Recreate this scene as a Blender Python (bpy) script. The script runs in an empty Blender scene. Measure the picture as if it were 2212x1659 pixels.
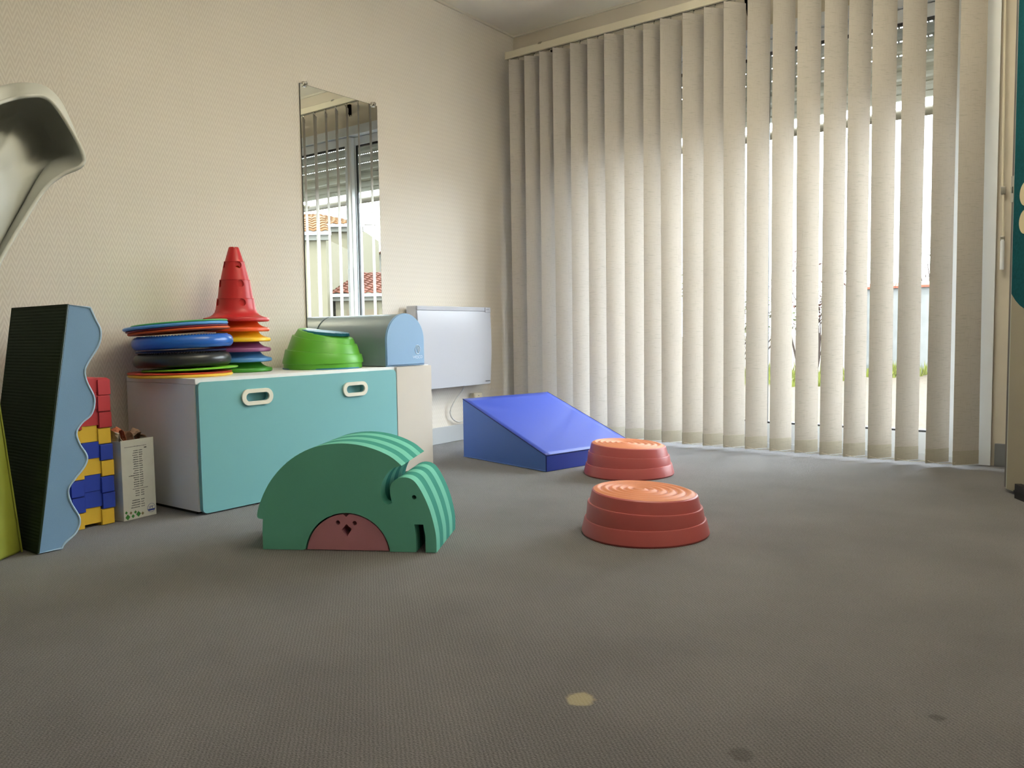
import bpy, bmesh, math, random
from mathutils import Vector, Matrix
from mathutils.geometry import tessellate_polygon

random.seed(7)
S = bpy.context.scene
COL = S.collection
PI = math.pi

# ------------------------------------------------------------------ camera
cam = bpy.data.cameras.new('camera')
cam.sensor_fit = 'HORIZONTAL'
cam.sensor_width = 36.0
cam.lens = 1719.385 / 2212 * 36.0
cam.clip_start = 0.02
cam.clip_end = 300
camo = bpy.data.objects.new('camera', cam)
COL.objects.link(camo)
r_ = Vector((0.80231185, 0.59672367, -0.01471559))
u_ = Vector((-0.02757206, 0.06167572, 0.99771533))
f_ = Vector((-0.59626795, 0.8000731, -0.06593606))
m = Matrix.Identity(4)
for i in range(3):
    m[i][0], m[i][1], m[i][2] = r_[i], u_[i], -f_[i]
m[0][3], m[1][3], m[2][3] = 3.12604776, -4.26190635, 0.65413715
camo.matrix_world = m
S.camera = camo

# ------------------------------------------------------------------ sky, sun, exposure
W = bpy.data.worlds.new('sky')
S.world = W
W.use_nodes = True
bg = W.node_tree.nodes['Background']
bg.inputs[0].default_value = (0.86, 0.935, 1.0, 1)
bg.inputs[1].default_value = 1.0
sun = bpy.data.lights.new('sun', 'SUN')
sun.energy = 0.35
sun.color = (1.0, 0.94, 0.84)
sun.angle = math.radians(0.6)
suno = bpy.data.objects.new('sun', sun)
COL.objects.link(suno)
suno.location = (-10, -8, 14)
suno.rotation_euler = Vector((0.62, 0.36, -0.85)).to_track_quat('-Z', 'Y').to_euler()
S.view_settings.view_transform = 'Standard'
S.view_settings.look = 'None'
S.view_settings.gamma = 1.0
S.view_settings.use_curve_mapping = False
S.view_settings.exposure = 4.24
S.cycles.max_bounces = 9
S.cycles.diffuse_bounces = 5
S.cycles.transparent_max_bounces = 12
S.cycles.sample_clamp_indirect = 6.0


# ------------------------------------------------------------------ materials
def lin(c):
    return tuple((x / 12.92 if x <= 0.04045 else ((x + 0.055) / 1.055) ** 2.4) for x in (v / 255.0 for v in c)) + (1.0,)


def mat(name, rgb, rough=0.6, spec=0.4, metal=0.0, noise=0.0, nscale=40, bump=0.0, bscale=200, coat=0.0, linear=False):
    mm = bpy.data.materials.new(name)
    mm.use_nodes = True
    nt = mm.node_tree
    b = nt.nodes['Principled BSDF']
    col = tuple(rgb) + (1.0,) if linear else lin(rgb)
    b.inputs['Base Color'].default_value = col
    b.inputs['Roughness'].default_value = rough
    b.inputs['Specular IOR Level'].default_value = spec
    b.inputs['Metallic'].default_value = metal
    if coat:
        b.inputs['Coat Weight'].default_value = coat
        b.inputs['Coat Roughness'].default_value = 0.15
    tc = nt.nodes.new('ShaderNodeTexCoord')
    if noise > 0:
        n = nt.nodes.new('ShaderNodeTexNoise')
        n.inputs['Scale'].default_value = nscale
        n.inputs['Detail'].default_value = 4
        nt.links.new(tc.outputs['Object'], n.inputs['Vector'])
        mx = nt.nodes.new('ShaderNodeMix')
        mx.data_type = 'RGBA'
        mx.blend_type = 'MULTIPLY'
        mx.inputs[0].default_value = 1.0
        mx.inputs['A'].default_value = col
        cr = nt.nodes.new('ShaderNodeMapRange')
        cr.inputs['From Min'].default_value = 0.3
        cr.inputs['From Max'].default_value = 0.7
        cr.inputs['To Min'].default_value = 1 - noise
        cr.inputs['To Max'].default_value = 1 + noise
        nt.links.new(n.outputs['Fac'], cr.inputs['Value'])
        nt.links.new(cr.outputs['Result'], mx.inputs['B'])
        nt.links.new(mx.outputs['Result'], b.inputs['Base Color'])
    if bump > 0:
        n2 = nt.nodes.new('ShaderNodeTexNoise')
        n2.inputs['Scale'].default_value = bscale
        n2.inputs['Detail'].default_value = 3
        nt.links.new(tc.outputs['Object'], n2.inputs['Vector'])
        bp = nt.nodes.new('ShaderNodeBump')
        bp.inputs['Strength'].default_value = bump
        bp.inputs['Distance'].default_value = 0.002
        nt.links.new(n2.outputs['Fac'], bp.inputs['Height'])
        nt.links.new(bp.outputs['Normal'], b.inputs['Normal'])
    return mm


def nd(nt, kind, **kw):
    n = nt.nodes.new(kind)
    for k, v in kw.items():
        setattr(n, k, v)
    return n


def math_node(nt, op, a, b=None, c=None):
    n = nd(nt, 'ShaderNodeMath', operation=op)
    for i, v in enumerate((a, b, c)):
        if v is None:
            continue
        if isinstance(v, (int, float)):
            n.inputs[i].default_value = v
        else:
            nt.links.new(v, n.inputs[i])
    return n.outputs[0]


def mix_rgb(nt, fac, a, b, blend='MIX'):
    n = nd(nt, 'ShaderNodeMix', data_type='RGBA', blend_type=blend)
    for key, v in ((0, fac), ('A', a), ('B', b)):
        if isinstance(v, (int, float)):
            n.inputs[key].default_value = v
        elif isinstance(v, tuple):
            n.inputs[key].default_value = v
        else:
            nt.links.new(v, n.inputs[key])
    return n.outputs['Result']


def wallpaper_mat():
    mm = bpy.data.materials.new('zigzag_wallpaper')
    mm.use_nodes = True
    nt = mm.node_tree
    b = nt.nodes['Principled BSDF']
    tc = nd(nt, 'ShaderNodeTexCoord')
    sp = nd(nt, 'ShaderNodeSeparateXYZ')
    nt.links.new(tc.outputs['Object'], sp.inputs[0])
    along = math_node(nt, 'ADD', sp.outputs['X'], sp.outputs['Y'])
    tri = math_node(nt, 'PINGPONG', along, 0.0165)
    tri = math_node(nt, 'DIVIDE', tri, 0.0165)
    v = math_node(nt, 'ADD', math_node(nt, 'DIVIDE', sp.outputs['Z'], 0.027), math_node(nt, 'MULTIPLY', tri, 1.5))
    fr = math_node(nt, 'PINGPONG', v, 0.5)
    st = nd(nt, 'ShaderNodeMapRange', interpolation_type='SMOOTHSTEP')
    nt.links.new(fr, st.inputs['Value'])
    st.inputs['From Min'].default_value = 0.17
    st.inputs['From Max'].default_value = 0.33
    n = nd(nt, 'ShaderNodeTexNoise')
    n.inputs['Scale'].default_value = 1.3
    nt.links.new(tc.outputs['Object'], n.inputs['Vector'])
    base = mix_rgb(nt, st.outputs['Result'], lin((217, 210, 201)), lin((227, 221, 212)))
    wear = nd(nt, 'ShaderNodeMapRange')
    nt.links.new(n.outputs['Fac'], wear.inputs['Value'])
    wear.inputs['To Min'].default_value = 0.94
    wear.inputs['To Max'].default_value = 1.05
    # thin seams between the paper widths
    seam = math_node(nt, 'PINGPONG', math_node(nt, 'ADD', along, 2.30), 0.265)
    seamm = math_node(nt, 'LESS_THAN', seam, 0.0009)
    c = mix_rgb(nt, 1.0, base, wear.outputs['Result'], 'MULTIPLY')
    c = mix_rgb(nt, math_node(nt, 'MULTIPLY', seamm, 0.10), c, (0.2, 0.18, 0.15, 1))
    nt.links.new(c, b.inputs['Base Color'])
    rg = nd(nt, 'ShaderNodeMapRange')
    nt.links.new(st.outputs['Result'], rg.inputs['Value'])
    rg.inputs['To Min'].default_value = 0.62
    rg.inputs['To Max'].default_value = 0.42
    nt.links.new(rg.outputs['Result'], b.inputs['Roughness'])
    b.inputs['Specular IOR Level'].default_value = 0.35
    bp = nd(nt, 'ShaderNodeBump')
    bp.inputs['Strength'].default_value = 0.25
    bp.inputs['Distance'].default_value = 0.001
    nt.links.new(st.outputs['Result'], bp.inputs['Height'])
    nt.links.new(bp.outputs['Normal'], b.inputs['Normal'])
    return mm


def carpet_mat():
    mm = bpy.data.materials.new('grey_ribbed_carpet')
    mm.use_nodes = True
    nt = mm.node_tree
    b = nt.nodes['Principled BSDF']
    tc = nd(nt, 'ShaderNodeTexCoord')
    mp = nd(nt, 'ShaderNodeMapping')
    mp.inputs['Rotation'].default_value = (0, 0, -0.82)
    nt.links.new(tc.outputs['Object'], mp.inputs['Vector'])
    sp = nd(nt, 'ShaderNodeSeparateXYZ')
    nt.links.new(mp.outputs['Vector'], sp.inputs[0])
    n0 = nd(nt, 'ShaderNodeTexNoise')
    n0.inputs['Scale'].default_value = 55
    n0.inputs['Detail'].default_value = 3
    nt.links.new(tc.outputs['Object'], n0.inputs['Vector'])
    xw = math_node(nt, 'ADD', sp.outputs['X'], math_node(nt, 'MULTIPLY', n0.outputs['Fac'], 0.006))
    rib = math_node(nt, 'PINGPONG', xw, 0.0035)
    rib = math_node(nt, 'DIVIDE', rib, 0.0035)
    n1 = nd(nt, 'ShaderNodeTexNoise')
    n1.inputs['Scale'].default_value = 330
    n1.inputs['Detail'].default_value = 2
    nt.links.new(tc.outputs['Object'], n1.inputs['Vector'])
    n2 = nd(nt, 'ShaderNodeTexNoise')
    n2.inputs['Scale'].default_value = 3.2
    n2.inputs['Detail'].default_value = 4
    nt.links.new(tc.outputs['Object'], n2.inputs['Vector'])
    h = math_node(nt, 'ADD', math_node(nt, 'MULTIPLY', rib, 0.42), math_node(nt, 'MULTIPLY_ADD', n1.outputs['Fac'], 1.5, -0.30))
    c = mix_rgb(nt, h, lin((62, 61, 63)), lin((120, 117, 119)))
    big = nd(nt, 'ShaderNodeMapRange')
    nt.links.new(n2.outputs['Fac'], big.inputs['Value'])
    big.inputs['From Min'].default_value = 0.3
    big.inputs['From Max'].default_value = 0.7
    big.inputs['To Min'].default_value = 0.86
    big.inputs['To Max'].default_value = 1.12
    c = mix_rgb(nt, 1.0, c, big.outputs['Result'], 'MULTIPLY')
    # stains: one pale spot, two small dark ones
    for (sx, sy, rad, colr, amt) in ((2.394, -3.092, 0.026, (190, 178, 140), 0.6), (2.919, -2.808, 0.012, (40, 38, 36), 0.6), (2.694, -3.108, 0.02, (48, 45, 42), 0.5)):
        d = nd(nt, 'ShaderNodeVectorMath', operation='DISTANCE')
        nt.links.new(tc.outputs['Object'], d.inputs[0])
        d.inputs[1].default_value = (sx, sy, 0)
        dd = math_node(nt, 'ADD', d.outputs['Value'], math_node(nt, 'MULTIPLY', n0.outputs['Fac'], 0.02))
        mr = nd(nt, 'ShaderNodeMapRange', interpolation_type='SMOOTHSTEP')
        nt.links.new(dd, mr.inputs['Value'])
        mr.inputs['From Min'].default_value = rad + 0.004
        mr.inputs['From Max'].default_value = rad + 0.014
        mr.inputs['To Min'].default_value = amt
        mr.inputs['To Max'].default_value = 0.0
        c = mix_rgb(nt, mr.outputs['Result'], c, lin(colr))
    nt.links.new(c, b.inputs['Base Color'])
    b.inputs['Roughness'].default_value = 0.95
    b.inputs['Specular IOR Level'].default_value = 0.1
    b.inputs['Sheen Weight'].default_value = 0.3
    b.inputs['Sheen Roughness'].default_value = 0.45
    bp = nd(nt, 'ShaderNodeBump')
    bp.inputs['Strength'].default_value = 0.7
    bp.inputs['Distance'].default_value = 0.002
    nt.links.new(h, bp.inputs['Height'])
    nt.links.new(bp.outputs['Normal'], b.inputs['Normal'])
    return mm


def fabric_mat(name, col, trans, tcol):
    """thin woven blind cloth: reflects and lets light through"""
    mm = bpy.data.materials.new(name)
    mm.use_nodes = True
    nt = mm.node_tree
    nt.nodes.remove(nt.nodes['Principled BSDF'])
    out = nt.nodes['Material Output']
    tc = nd(nt, 'ShaderNodeTexCoord')
    oi = nd(nt, 'ShaderNodeObjectInfo')
    off = nd(nt, 'ShaderNodeVectorMath', operation='MULTIPLY_ADD')
    nt.links.new(oi.outputs['Random'], off.inputs[0])
    off.inputs[1].default_value = (3.0, 9.0, 17.0)
    nt.links.new(tc.outputs['Object'], off.inputs[2])

    def streak(scale):
        mp = nd(nt, 'ShaderNodeMapping')
        mp.inputs['Scale'].default_value = scale
        nt.links.new(off.outputs[0], mp.inputs['Vector'])
        n = nd(nt, 'ShaderNodeTexNoise')
        n.inputs['Scale'].default_value = 1.0
        n.inputs['Detail'].default_value = 2
        nt.links.new(mp.outputs['Vector'], n.inputs['Vector'])
        mr = nd(nt, 'ShaderNodeMapRange', interpolation_type='SMOOTHSTEP')
        nt.links.new(n.outputs['Fac'], mr.inputs['Value'])
        mr.inputs['From Min'].default_value = 0.55
        mr.inputs['From Max'].default_value = 0.72
        return mr.outputs['Result']
    hz = streak((26, 26, 330))
    vt = streak((420, 420, 22))
    both = math_node(nt, 'MAXIMUM', hz, math_node(nt, 'MULTIPLY', vt, 0.6))
    cd = mix_rgb(nt, math_node(nt, 'MULTIPLY', both, 0.42), lin(col), (0.3, 0.28, 0.24, 1))
    ct = mix_rgb(nt, math_node(nt, 'MULTIPLY', both, 0.5), lin(tcol), (0.16, 0.14, 0.11, 1))
    d = nd(nt, 'ShaderNodeBsdfDiffuse')
    nt.links.new(cd, d.inputs['Color'])
    t = nd(nt, 'ShaderNodeBsdfTranslucent')
    nt.links.new(ct, t.inputs['Color'])
    mx = nd(nt, 'ShaderNodeMixShader')
    mx.inputs[0].default_value = trans
    nt.links.new(d.outputs[0], mx.inputs[1])
    nt.links.new(t.outputs[0], mx.inputs[2])
    nt.links.new(mx.outputs[0], out.inputs['Surface'])
    return mm


def glass_mat():
    mm = bpy.data.materials.new('window_glass')
    mm.use_nodes = True
    nt = mm.node_tree
    nt.nodes.remove(nt.nodes['Principled BSDF'])
    out = nt.nodes['Material Output']
    tr = nd(nt, 'ShaderNodeBsdfTransparent')
    tr.inputs['Color'].default_value = (0.93, 0.96, 0.95, 1)
    gl = nd(nt, 'ShaderNodeBsdfGlossy')
    gl.inputs['Roughness'].default_value = 0.0
    fr = nd(nt, 'ShaderNodeFresnel')
    fr.inputs['IOR'].default_value = 1.3
    mx = nd(nt, 'ShaderNodeMixShader')
    nt.links.new(fr.outputs[0], mx.inputs[0])
    nt.links.new(tr.outputs[0], mx.inputs[1])
    nt.links.new(gl.outputs[0], mx.inputs[2])
    nt.links.new(mx.outputs[0], out.inputs['Surface'])
    return mm


M = {
    'wallpaper': wallpaper_mat(),
    'carpet': carpet_mat(),
    'ceiling': mat('ceiling_paint', (238, 233, 222), 0.8, 0.2, noise=0.03, nscale=3),
    'plain_wall': mat('plain_wall_paint', (226, 220, 208), 0.8, 0.2, noise=0.04, nscale=4),
    'far_paint': mat('beige_wall_paint', (208, 199, 184), 0.7, 0.25, noise=0.04, nscale=4),
    'trim': mat('pale_trim_paint', (214, 208, 196), 0.55),
    'baseboard': mat('grey_baseboard_paint', (178, 182, 186), 0.5),
    'slat': fabric_mat('cream_blind_cloth', (188, 182, 175), 0.012, (240, 232, 216)),
    'hem': fabric_mat('cream_hem_cloth', (178, 172, 158), 0.006, (200, 188, 162)),
    'upvc': mat('white_window_frame', (222, 226, 230), 0.35, 0.5),
    'rubber_gasket': mat('dark_gasket', (60, 60, 62), 0.6),
    'glass': glass_mat(),
    'rail': mat('cream_headrail', (216, 208, 188), 0.4),
    'dark': mat('dark_slot', (45, 42, 40), 0.7),
    'chrome': mat('brushed_metal', (190, 188, 182), 0.25, 0.5, metal=1.0),
    'mirror': mat('mirror_silver', (236, 240, 236), 0.0, 0.5, metal=1.0),
    'mirror_edge': mat('mirror_edge', (70, 74, 68), 0.3),
    'white_lam': mat('white_laminate', (236, 236, 240), 0.45, 0.4),
    'teal_front': mat('teal_laminate', (124, 184, 192), 0.5, 0.3),
    'teal_edge': mat('teal_edge_band', (86, 140, 150), 0.5, 0.3),
    'beige_front': mat('warm_white_laminate', (205, 198, 190), 0.5, 0.3),
    'handle': mat('off_white_handle', (232, 230, 218), 0.4),
    'rad': mat('white_enamel', (186, 189, 200), 0.2, 0.5),
    'rad_side': mat('grey_white_enamel', (205, 206, 214), 0.4, 0.5),
    'outlet': mat('cream_plastic', (214, 206, 186), 0.4),
    'cable': mat('white_cable', (210, 208, 204), 0.5),
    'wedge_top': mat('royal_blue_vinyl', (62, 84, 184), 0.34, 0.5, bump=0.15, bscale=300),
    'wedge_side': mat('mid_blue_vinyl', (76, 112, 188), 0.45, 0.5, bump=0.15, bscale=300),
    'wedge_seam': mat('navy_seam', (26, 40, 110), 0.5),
    'red_plastic': mat('brick_red_plastic', (176, 86, 86), 0.36, 0.4, bump=0.1, bscale=500),
    'orange_tread': mat('orange_ring_top', (214, 138, 102), 0.45, 0.4, bump=0.1, bscale=500),  # ring tops coloured lighter and more orange than the red body
    'mint': mat('mint_foam', (114, 194, 176), 0.85, 0.15, bump=0.3, bscale=600),
    'sea': mat('sea_green_foam', (62, 146, 134), 0.85, 0.15, bump=0.3, bscale=600),
    'bottle': mat('bottle_green_foam', (70, 122, 104), 0.85, 0.15, bump=0.3, bscale=600),
    'pink': mat('pink_foam', (204, 140, 156), 0.85, 0.15, bump=0.3, bscale=600),
    'green_plastic': mat('lime_green_plastic', (98, 180, 58), 0.38, 0.45),
    'blue_ridge': mat('teal_rubber_ridge', (40, 120, 150), 0.4, 0.4),
    'vinyl_light': mat('light_blue_vinyl', (134, 172, 212), 0.4, 0.45, bump=0.12, bscale=300),
    'vinyl_grey': mat('grey_blue_vinyl', (140, 158, 170), 0.35, 0.5, bump=0.12, bscale=300),
    'emblem': mat('pale_print', (206, 224, 246), 0.5),
    'cone_red': mat('cone_red', (200, 44, 48), 0.38, 0.45),
    'cone_orange': mat('cone_orange', (240, 88, 34), 0.38, 0.45),
    'cone_yellow': mat('cone_yellow', (246, 196, 32), 0.38, 0.45),
    'cone_purple': mat('cone_purple', (140, 72, 120), 0.38, 0.45),
    'cone_blue': mat('cone_blue', (78, 136, 196), 0.38, 0.45),
    'cone_green': mat('cone_green', (66, 150, 46), 0.38, 0.45),
    'd_yellow': mat('disc_yellow', (240, 196, 70), 0.4, 0.45),
    'd_red': mat('disc_red', (206, 66, 44), 0.4, 0.45),
    'd_lime': mat('disc_lime', (120, 200, 44), 0.4, 0.45),
    'd_black': mat('cushion_black', (44, 46, 46), 0.3, 0.5),
    'd_navy': mat('disc_navy', (30, 44, 84), 0.35, 0.5),
    'd_blue': mat('cushion_blue', (38, 104, 200), 0.28, 0.5),
    'd_orange': mat('disc_orange', (214, 96, 48), 0.4, 0.45),
    'd_plum': mat('disc_plum', (120, 40, 70), 0.4, 0.45),
    'd_sky': mat('disc_sky_blue', (86, 156, 226), 0.4, 0.45),
    'd_green': mat('disc_green', (88, 190, 110), 0.4, 0.45),
    'brick_red': mat('brick_toy_red', (190, 60, 66), 0.5, 0.35),
    'brick_yellow': mat('brick_toy_yellow', (226, 184, 60), 0.5, 0.35),
    'brick_blue': mat('brick_toy_blue', (44, 66, 168), 0.5, 0.35),
    'carton': mat('white_carton', (206, 206, 200), 0.7, 0.2, noise=0.04, nscale=20),
    'ink': mat('grey_ink', (92, 94, 96), 0.8),
    'ink_black': mat('black_ink', (26, 26, 28), 0.8),
    'ink_blue': mat('blue_ink', (60, 76, 150), 0.8),
    'ink_green': mat('green_ink', (60, 130, 60), 0.8),
    'ink_brown': mat('brown_ink', (130, 120, 92), 0.8),
    'news': mat('newsprint', (190, 182, 168), 0.9, 0.1, noise=0.25, nscale=60),
    'news_red': mat('newsprint_red', (190, 120, 96), 0.9, 0.1, noise=0.4, nscale=50),
    'wave_side': mat('soft_blue_vinyl', (128, 166, 206), 0.38, 0.5, bump=0.12, bscale=300),
    'wave_pipe': mat('pale_blue_piping', (176, 206, 236), 0.35, 0.5),
    'wave_base': mat('dark_green_grip', (44, 58, 46), 0.8, 0.2),
    'olive': mat('olive_vinyl', (150, 158, 62), 0.55, 0.35, noise=0.1, nscale=12),
    'shell': mat('pale_grey_plastic', (196, 198, 192), 0.4, 0.4),
    'door_edge': mat('door_edge_grey', (92, 88, 86), 0.5),
    'door_white': mat('door_white_strip', (186, 190, 180), 0.5),
    'door_teal': mat('dark_teal_felt', (20, 74, 80), 0.95, 0.1, noise=0.15, nscale=120),
    'door_beige': mat('door_beige_paint', (146, 138, 118), 0.6),
    'dot': mat('beige_dot', (196, 182, 148), 0.7),
    'black': mat('black_rubber', (16, 16, 17), 0.5),
    'shutter': mat('shutter_pvc', (196, 194, 182), 0.5, 0.3),
    'ext_bar': mat('cream_awning_bar', (66, 60, 46), 0.5),
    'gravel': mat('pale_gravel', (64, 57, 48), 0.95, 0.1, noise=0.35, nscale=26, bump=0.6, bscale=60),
    'grass': mat('yellow_green_grass', (74, 78, 26), 0.8, 0.2, noise=0.3, nscale=6),
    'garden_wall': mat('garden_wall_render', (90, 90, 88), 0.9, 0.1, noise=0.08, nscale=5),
    'coping': mat('orange_coping', (96, 40, 16), 0.7),
    'concrete': mat('grey_concrete', (80, 82, 80), 0.9, 0.1),
    'bark': mat('grey_bark', (52, 44, 40), 0.9, 0.1),
    'leaf': mat('hedge_leaf', (58, 66, 30), 0.7, 0.2, noise=0.3, nscale=4),
    'leaf_red': mat('russet_twig', (66, 44, 38), 0.8, 0.2, noise=0.3, nscale=4),
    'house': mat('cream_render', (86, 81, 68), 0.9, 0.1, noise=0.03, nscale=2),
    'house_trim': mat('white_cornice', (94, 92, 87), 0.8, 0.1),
    'roof_tan': mat('tan_roof_tile', (78, 54, 32), 0.85, 0.1, noise=0.25, nscale=5),
    'roof_red': mat('terracotta_roof_tile', (68, 37, 27), 0.85, 0.1, noise=0.25, nscale=5),
    'gutter': mat('zinc_gutter', (150, 156, 160), 0.5),
    'house_win': mat('house_window_shutter', (88, 91, 96), 0.6),
    'tower': mat('grey_chimney_render', (150, 146, 140), 0.9, 0.1),
    'gate': mat('tan_gate', (74, 64, 50), 0.8),
}


# ------------------------------------------------------------------ builders
def link(name, me, material, parent=None, loc=None, smooth=None):
    ob = bpy.data.objects.new(name, me)
    COL.objects.link(ob)
    if material is not None:
        ob.data.materials.clear()
        ob.data.materials.append(M[material] if isinstance(material, str) else material)
    if parent is not None:
        ob.parent = parent
    if loc is not None:
        ob.location = loc
    if smooth is not None:
        for poly in me.polygons:
            poly.use_smooth = True
        me.set_sharp_from_angle(angle=math.radians(smooth))
    return ob


def pydata(name, verts, faces, material, parent=None, loc=None, smooth=None):
    me = bpy.data.meshes.new(name)
    me.from_pydata([tuple(v) for v in verts], [], faces)
    bm = bmesh.new()
    bm.from_mesh(me)
    bmesh.ops.remove_doubles(bm, verts=bm.verts, dist=1e-6)
    bmesh.ops.recalc_face_normals(bm, faces=bm.faces)
    bm.to_mesh(me)
    bm.free()
    me.update()
    return link(name, me, material, parent, loc, smooth)


def bevel(ob, w, seg=2, ang=40):
    md = ob.modifiers.new('bevel', 'BEVEL')
    md.width = w
    md.segments = seg
    md.limit_method = 'ANGLE'
    md.angle_limit = math.radians(ang)
    for poly in ob.data.polygons:
        poly.use_smooth = True
    ob.data.set_sharp_from_angle(angle=math.radians(50))
    md.harden_normals = False
    return ob


BOXF = [(0, 3, 2, 1), (4, 5, 6, 7), (0, 1, 5, 4), (1, 2, 6, 5), (2, 3, 7, 6), (3, 0, 4, 7)]


def box(name, lo, hi, material, parent=None, bev=0.0, seg=2, loc=None):
    x0, y0, z0 = lo
    x1, y1, z1 = hi
    v = [(x0, y0, z0), (x1, y0, z0), (x1, y1, z0), (x0, y1, z0), (x0, y0, z1), (x1, y0, z1), (x1, y1, z1), (x0, y1, z1)]
    ob = pydata(name, v, BOXF, material, parent, loc)
    if bev:
        bevel(ob, bev, seg)
    return ob


def extrude(name, loops, d0, d1, axis, material, parent=None, loc=None, smooth=30):
    """closed 2-D loops (outer, then holes) pushed from d0 to d1 along an axis; (a, b) are the other two axes in order"""
    def P(a, b, d):
        return {'x': (d, a, b), 'y': (a, d, b), 'z': (a, b, d)}[axis]
    tess = tessellate_polygon([[Vector((a, b, 0)) for a, b in lp] for lp in loops])
    flat = [q for lp in loops for q in lp]
    n = len(flat)
    verts = [P(a, b, d0) for a, b in flat] + [P(a, b, d1) for a, b in flat]
    faces = [tuple(t) for t in tess] + [tuple(n + i for i in t) for t in tess]
    s = 0
    for lp in loops:
        k = len(lp)
        for i in range(k):
            j = (i + 1) % k
            faces.append((s + i, s + j, n + s + j, n + s + i))
        s += k
    return pydata(name, verts, faces, material, parent, loc, smooth)


def rrect(a0, a1, b0, b1, r, n=6):
    out = []
    for cx, cy, t0 in ((a1 - r, b1 - r, 0), (a0 + r, b1 - r, 90), (a0 + r, b0 + r, 180), (a1 - r, b0 + r, 270)):
        for i in range(n + 1):
            t = math.radians(t0 + 90 * i / n)
            out.append((cx + r * math.cos(t), cy + r * math.sin(t)))
    return out


def circ(cx, cy, r, n=20, ry=None):
    return [(cx + r * math.cos(2 * PI * i / n), cy + (ry or r) * math.sin(2 * PI * i / n)) for i in range(n)]


def lathe(name, prof, material, parent=None, loc=None, n=48, smooth=35, close=False):
    verts, faces = [], []
    k = len(prof)
    for i in range(n):
        t = 2 * PI * i / n
        for r, z in prof:
            verts.append((r * math.cos(t), r * math.sin(t), z))
    for i in range(n):
        j = (i + 1) % n
        for q in range(k - 1 if not close else k):
            w = (q + 1) % k
            faces.append((i * k + q, j * k + q, j * k + w, i * k + w))
    return pydata(name, verts, faces, material, parent, loc, smooth)


def tube_data(path, r, n=8, closed=False, taper=None):
    path = [Vector(p) for p in path]
    verts, faces = [], []
    m_ = len(path)
    up = Vector((0.13, 0.27, 0.95)).normalized()
    for i, p in enumerate(path):
        a = path[(i - 1) % m_] if (closed or i > 0) else p
        b = path[(i + 1) % m_] if (closed or i < m_ - 1) else p
        t = (b - a).normalized()
        s = t.cross(up)
        if s.length < 1e-3:
            s = t.cross(Vector((1, 0, 0)))
        s.normalize()
        w = s.cross(t).normalized()
        rr = r if taper is None else r + (taper - r) * i / max(1, m_ - 1)
        for q in range(n):
            c = 2 * PI * q / n
            verts.append(p + s * (rr * math.cos(c)) + w * (rr * math.sin(c)))
    for i in range(m_ if closed else m_ - 1):
        j = (i + 1) % m_
        for q in range(n):
            w = (q + 1) % n
            faces.append((i * n + q, i * n + w, j * n + w, j * n + q))
    if not closed:
        faces.append(tuple(range(n))[::-1])
        faces.append(tuple((m_ - 1) * n + q for q in range(n)))
    return verts, faces


def tube(name, path, r, material, parent=None, n=8, closed=False, loc=None, taper=None):
    v, f = tube_data(path, r, n, closed, taper)
    return pydata(name, v, f, material, parent, loc, 60)


def joined_boxes(name, boxes, material, parent=None, loc=None):
    v, f = [], []
    for lo, hi in boxes:
        k = len(v)
        x0, y0, z0 = lo
        x1, y1, z1 = hi
        v += [(x0, y0, z0), (x1, y0, z0), (x1, y1, z0), (x0, y1, z0), (x0, y0, z1), (x1, y0, z1), (x1, y1, z1), (x0, y1, z1)]
        f += [tuple(k + i for i in q) for q in BOXF]
    me = bpy.data.meshes.new(name)
    me.from_pydata(v, [], f)
    me.update()
    return link(name, me, material, parent, loc)


def catmull(pts, sub=6, closed=False):
    out = []
    n = len(pts)
    dim = len(pts[0])
    rng = range(n) if closed else range(n - 1)
    for i in rng:
        p0 = pts[(i - 1) % n] if (closed or i > 0) else pts[0]
        p1, p2 = pts[i], pts[(i + 1) % n]
        p3 = pts[(i + 2) % n] if (closed or i + 2 < n) else pts[-1]
        for s in range(sub):
            t = s / sub
            out.append(tuple(0.5 * (2 * p1[d] + (p2[d] - p0[d]) * t + (2 * p0[d] - 5 * p1[d] + 4 * p2[d] - p3[d]) * t * t + (3 * p1[d] - p0[d] - 3 * p2[d] + p3[d]) * t ** 3) for d in range(dim)))
    if not closed:
        out.append(tuple(pts[-1]))
    return out


def thing(name, label, cat, loc=(0, 0, 0), rotz=0.0, group=None):
    o = bpy.data.objects.new(name, None)
    o.empty_display_size = 0.05
    COL.objects.link(o)
    o.location = loc
    o.rotation_euler = (0, 0, rotz)
    tag(o, label, cat, group)
    return o


def tag(o, label, cat, group=None):
    o['label'] = label
    o['category'] = cat
    if group:
        o['group'] = group
    return o


def struct(o, label=None):
    o['kind'] = 'structure'
    if label:
        o['label'] = label
    return o


def text_mesh(name, body, size, material, parent, matrix, depth=0.0006):
    cu = bpy.data.curves.new(name, 'FONT')
    cu.body = body
    cu.size = size
    cu.align_x = 'CENTER'
    cu.extrude = depth
    tmp = bpy.data.objects.new(name + '_tmp', cu)
    COL.objects.link(tmp)
    dg = bpy.context.evaluated_depsgraph_get()
    me = bpy.data.meshes.new_from_object(tmp.evaluated_get(dg))
    bpy.data.objects.remove(tmp)
    ob = link(name, me, material, parent)
    ob.matrix_local = matrix
    return ob


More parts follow.
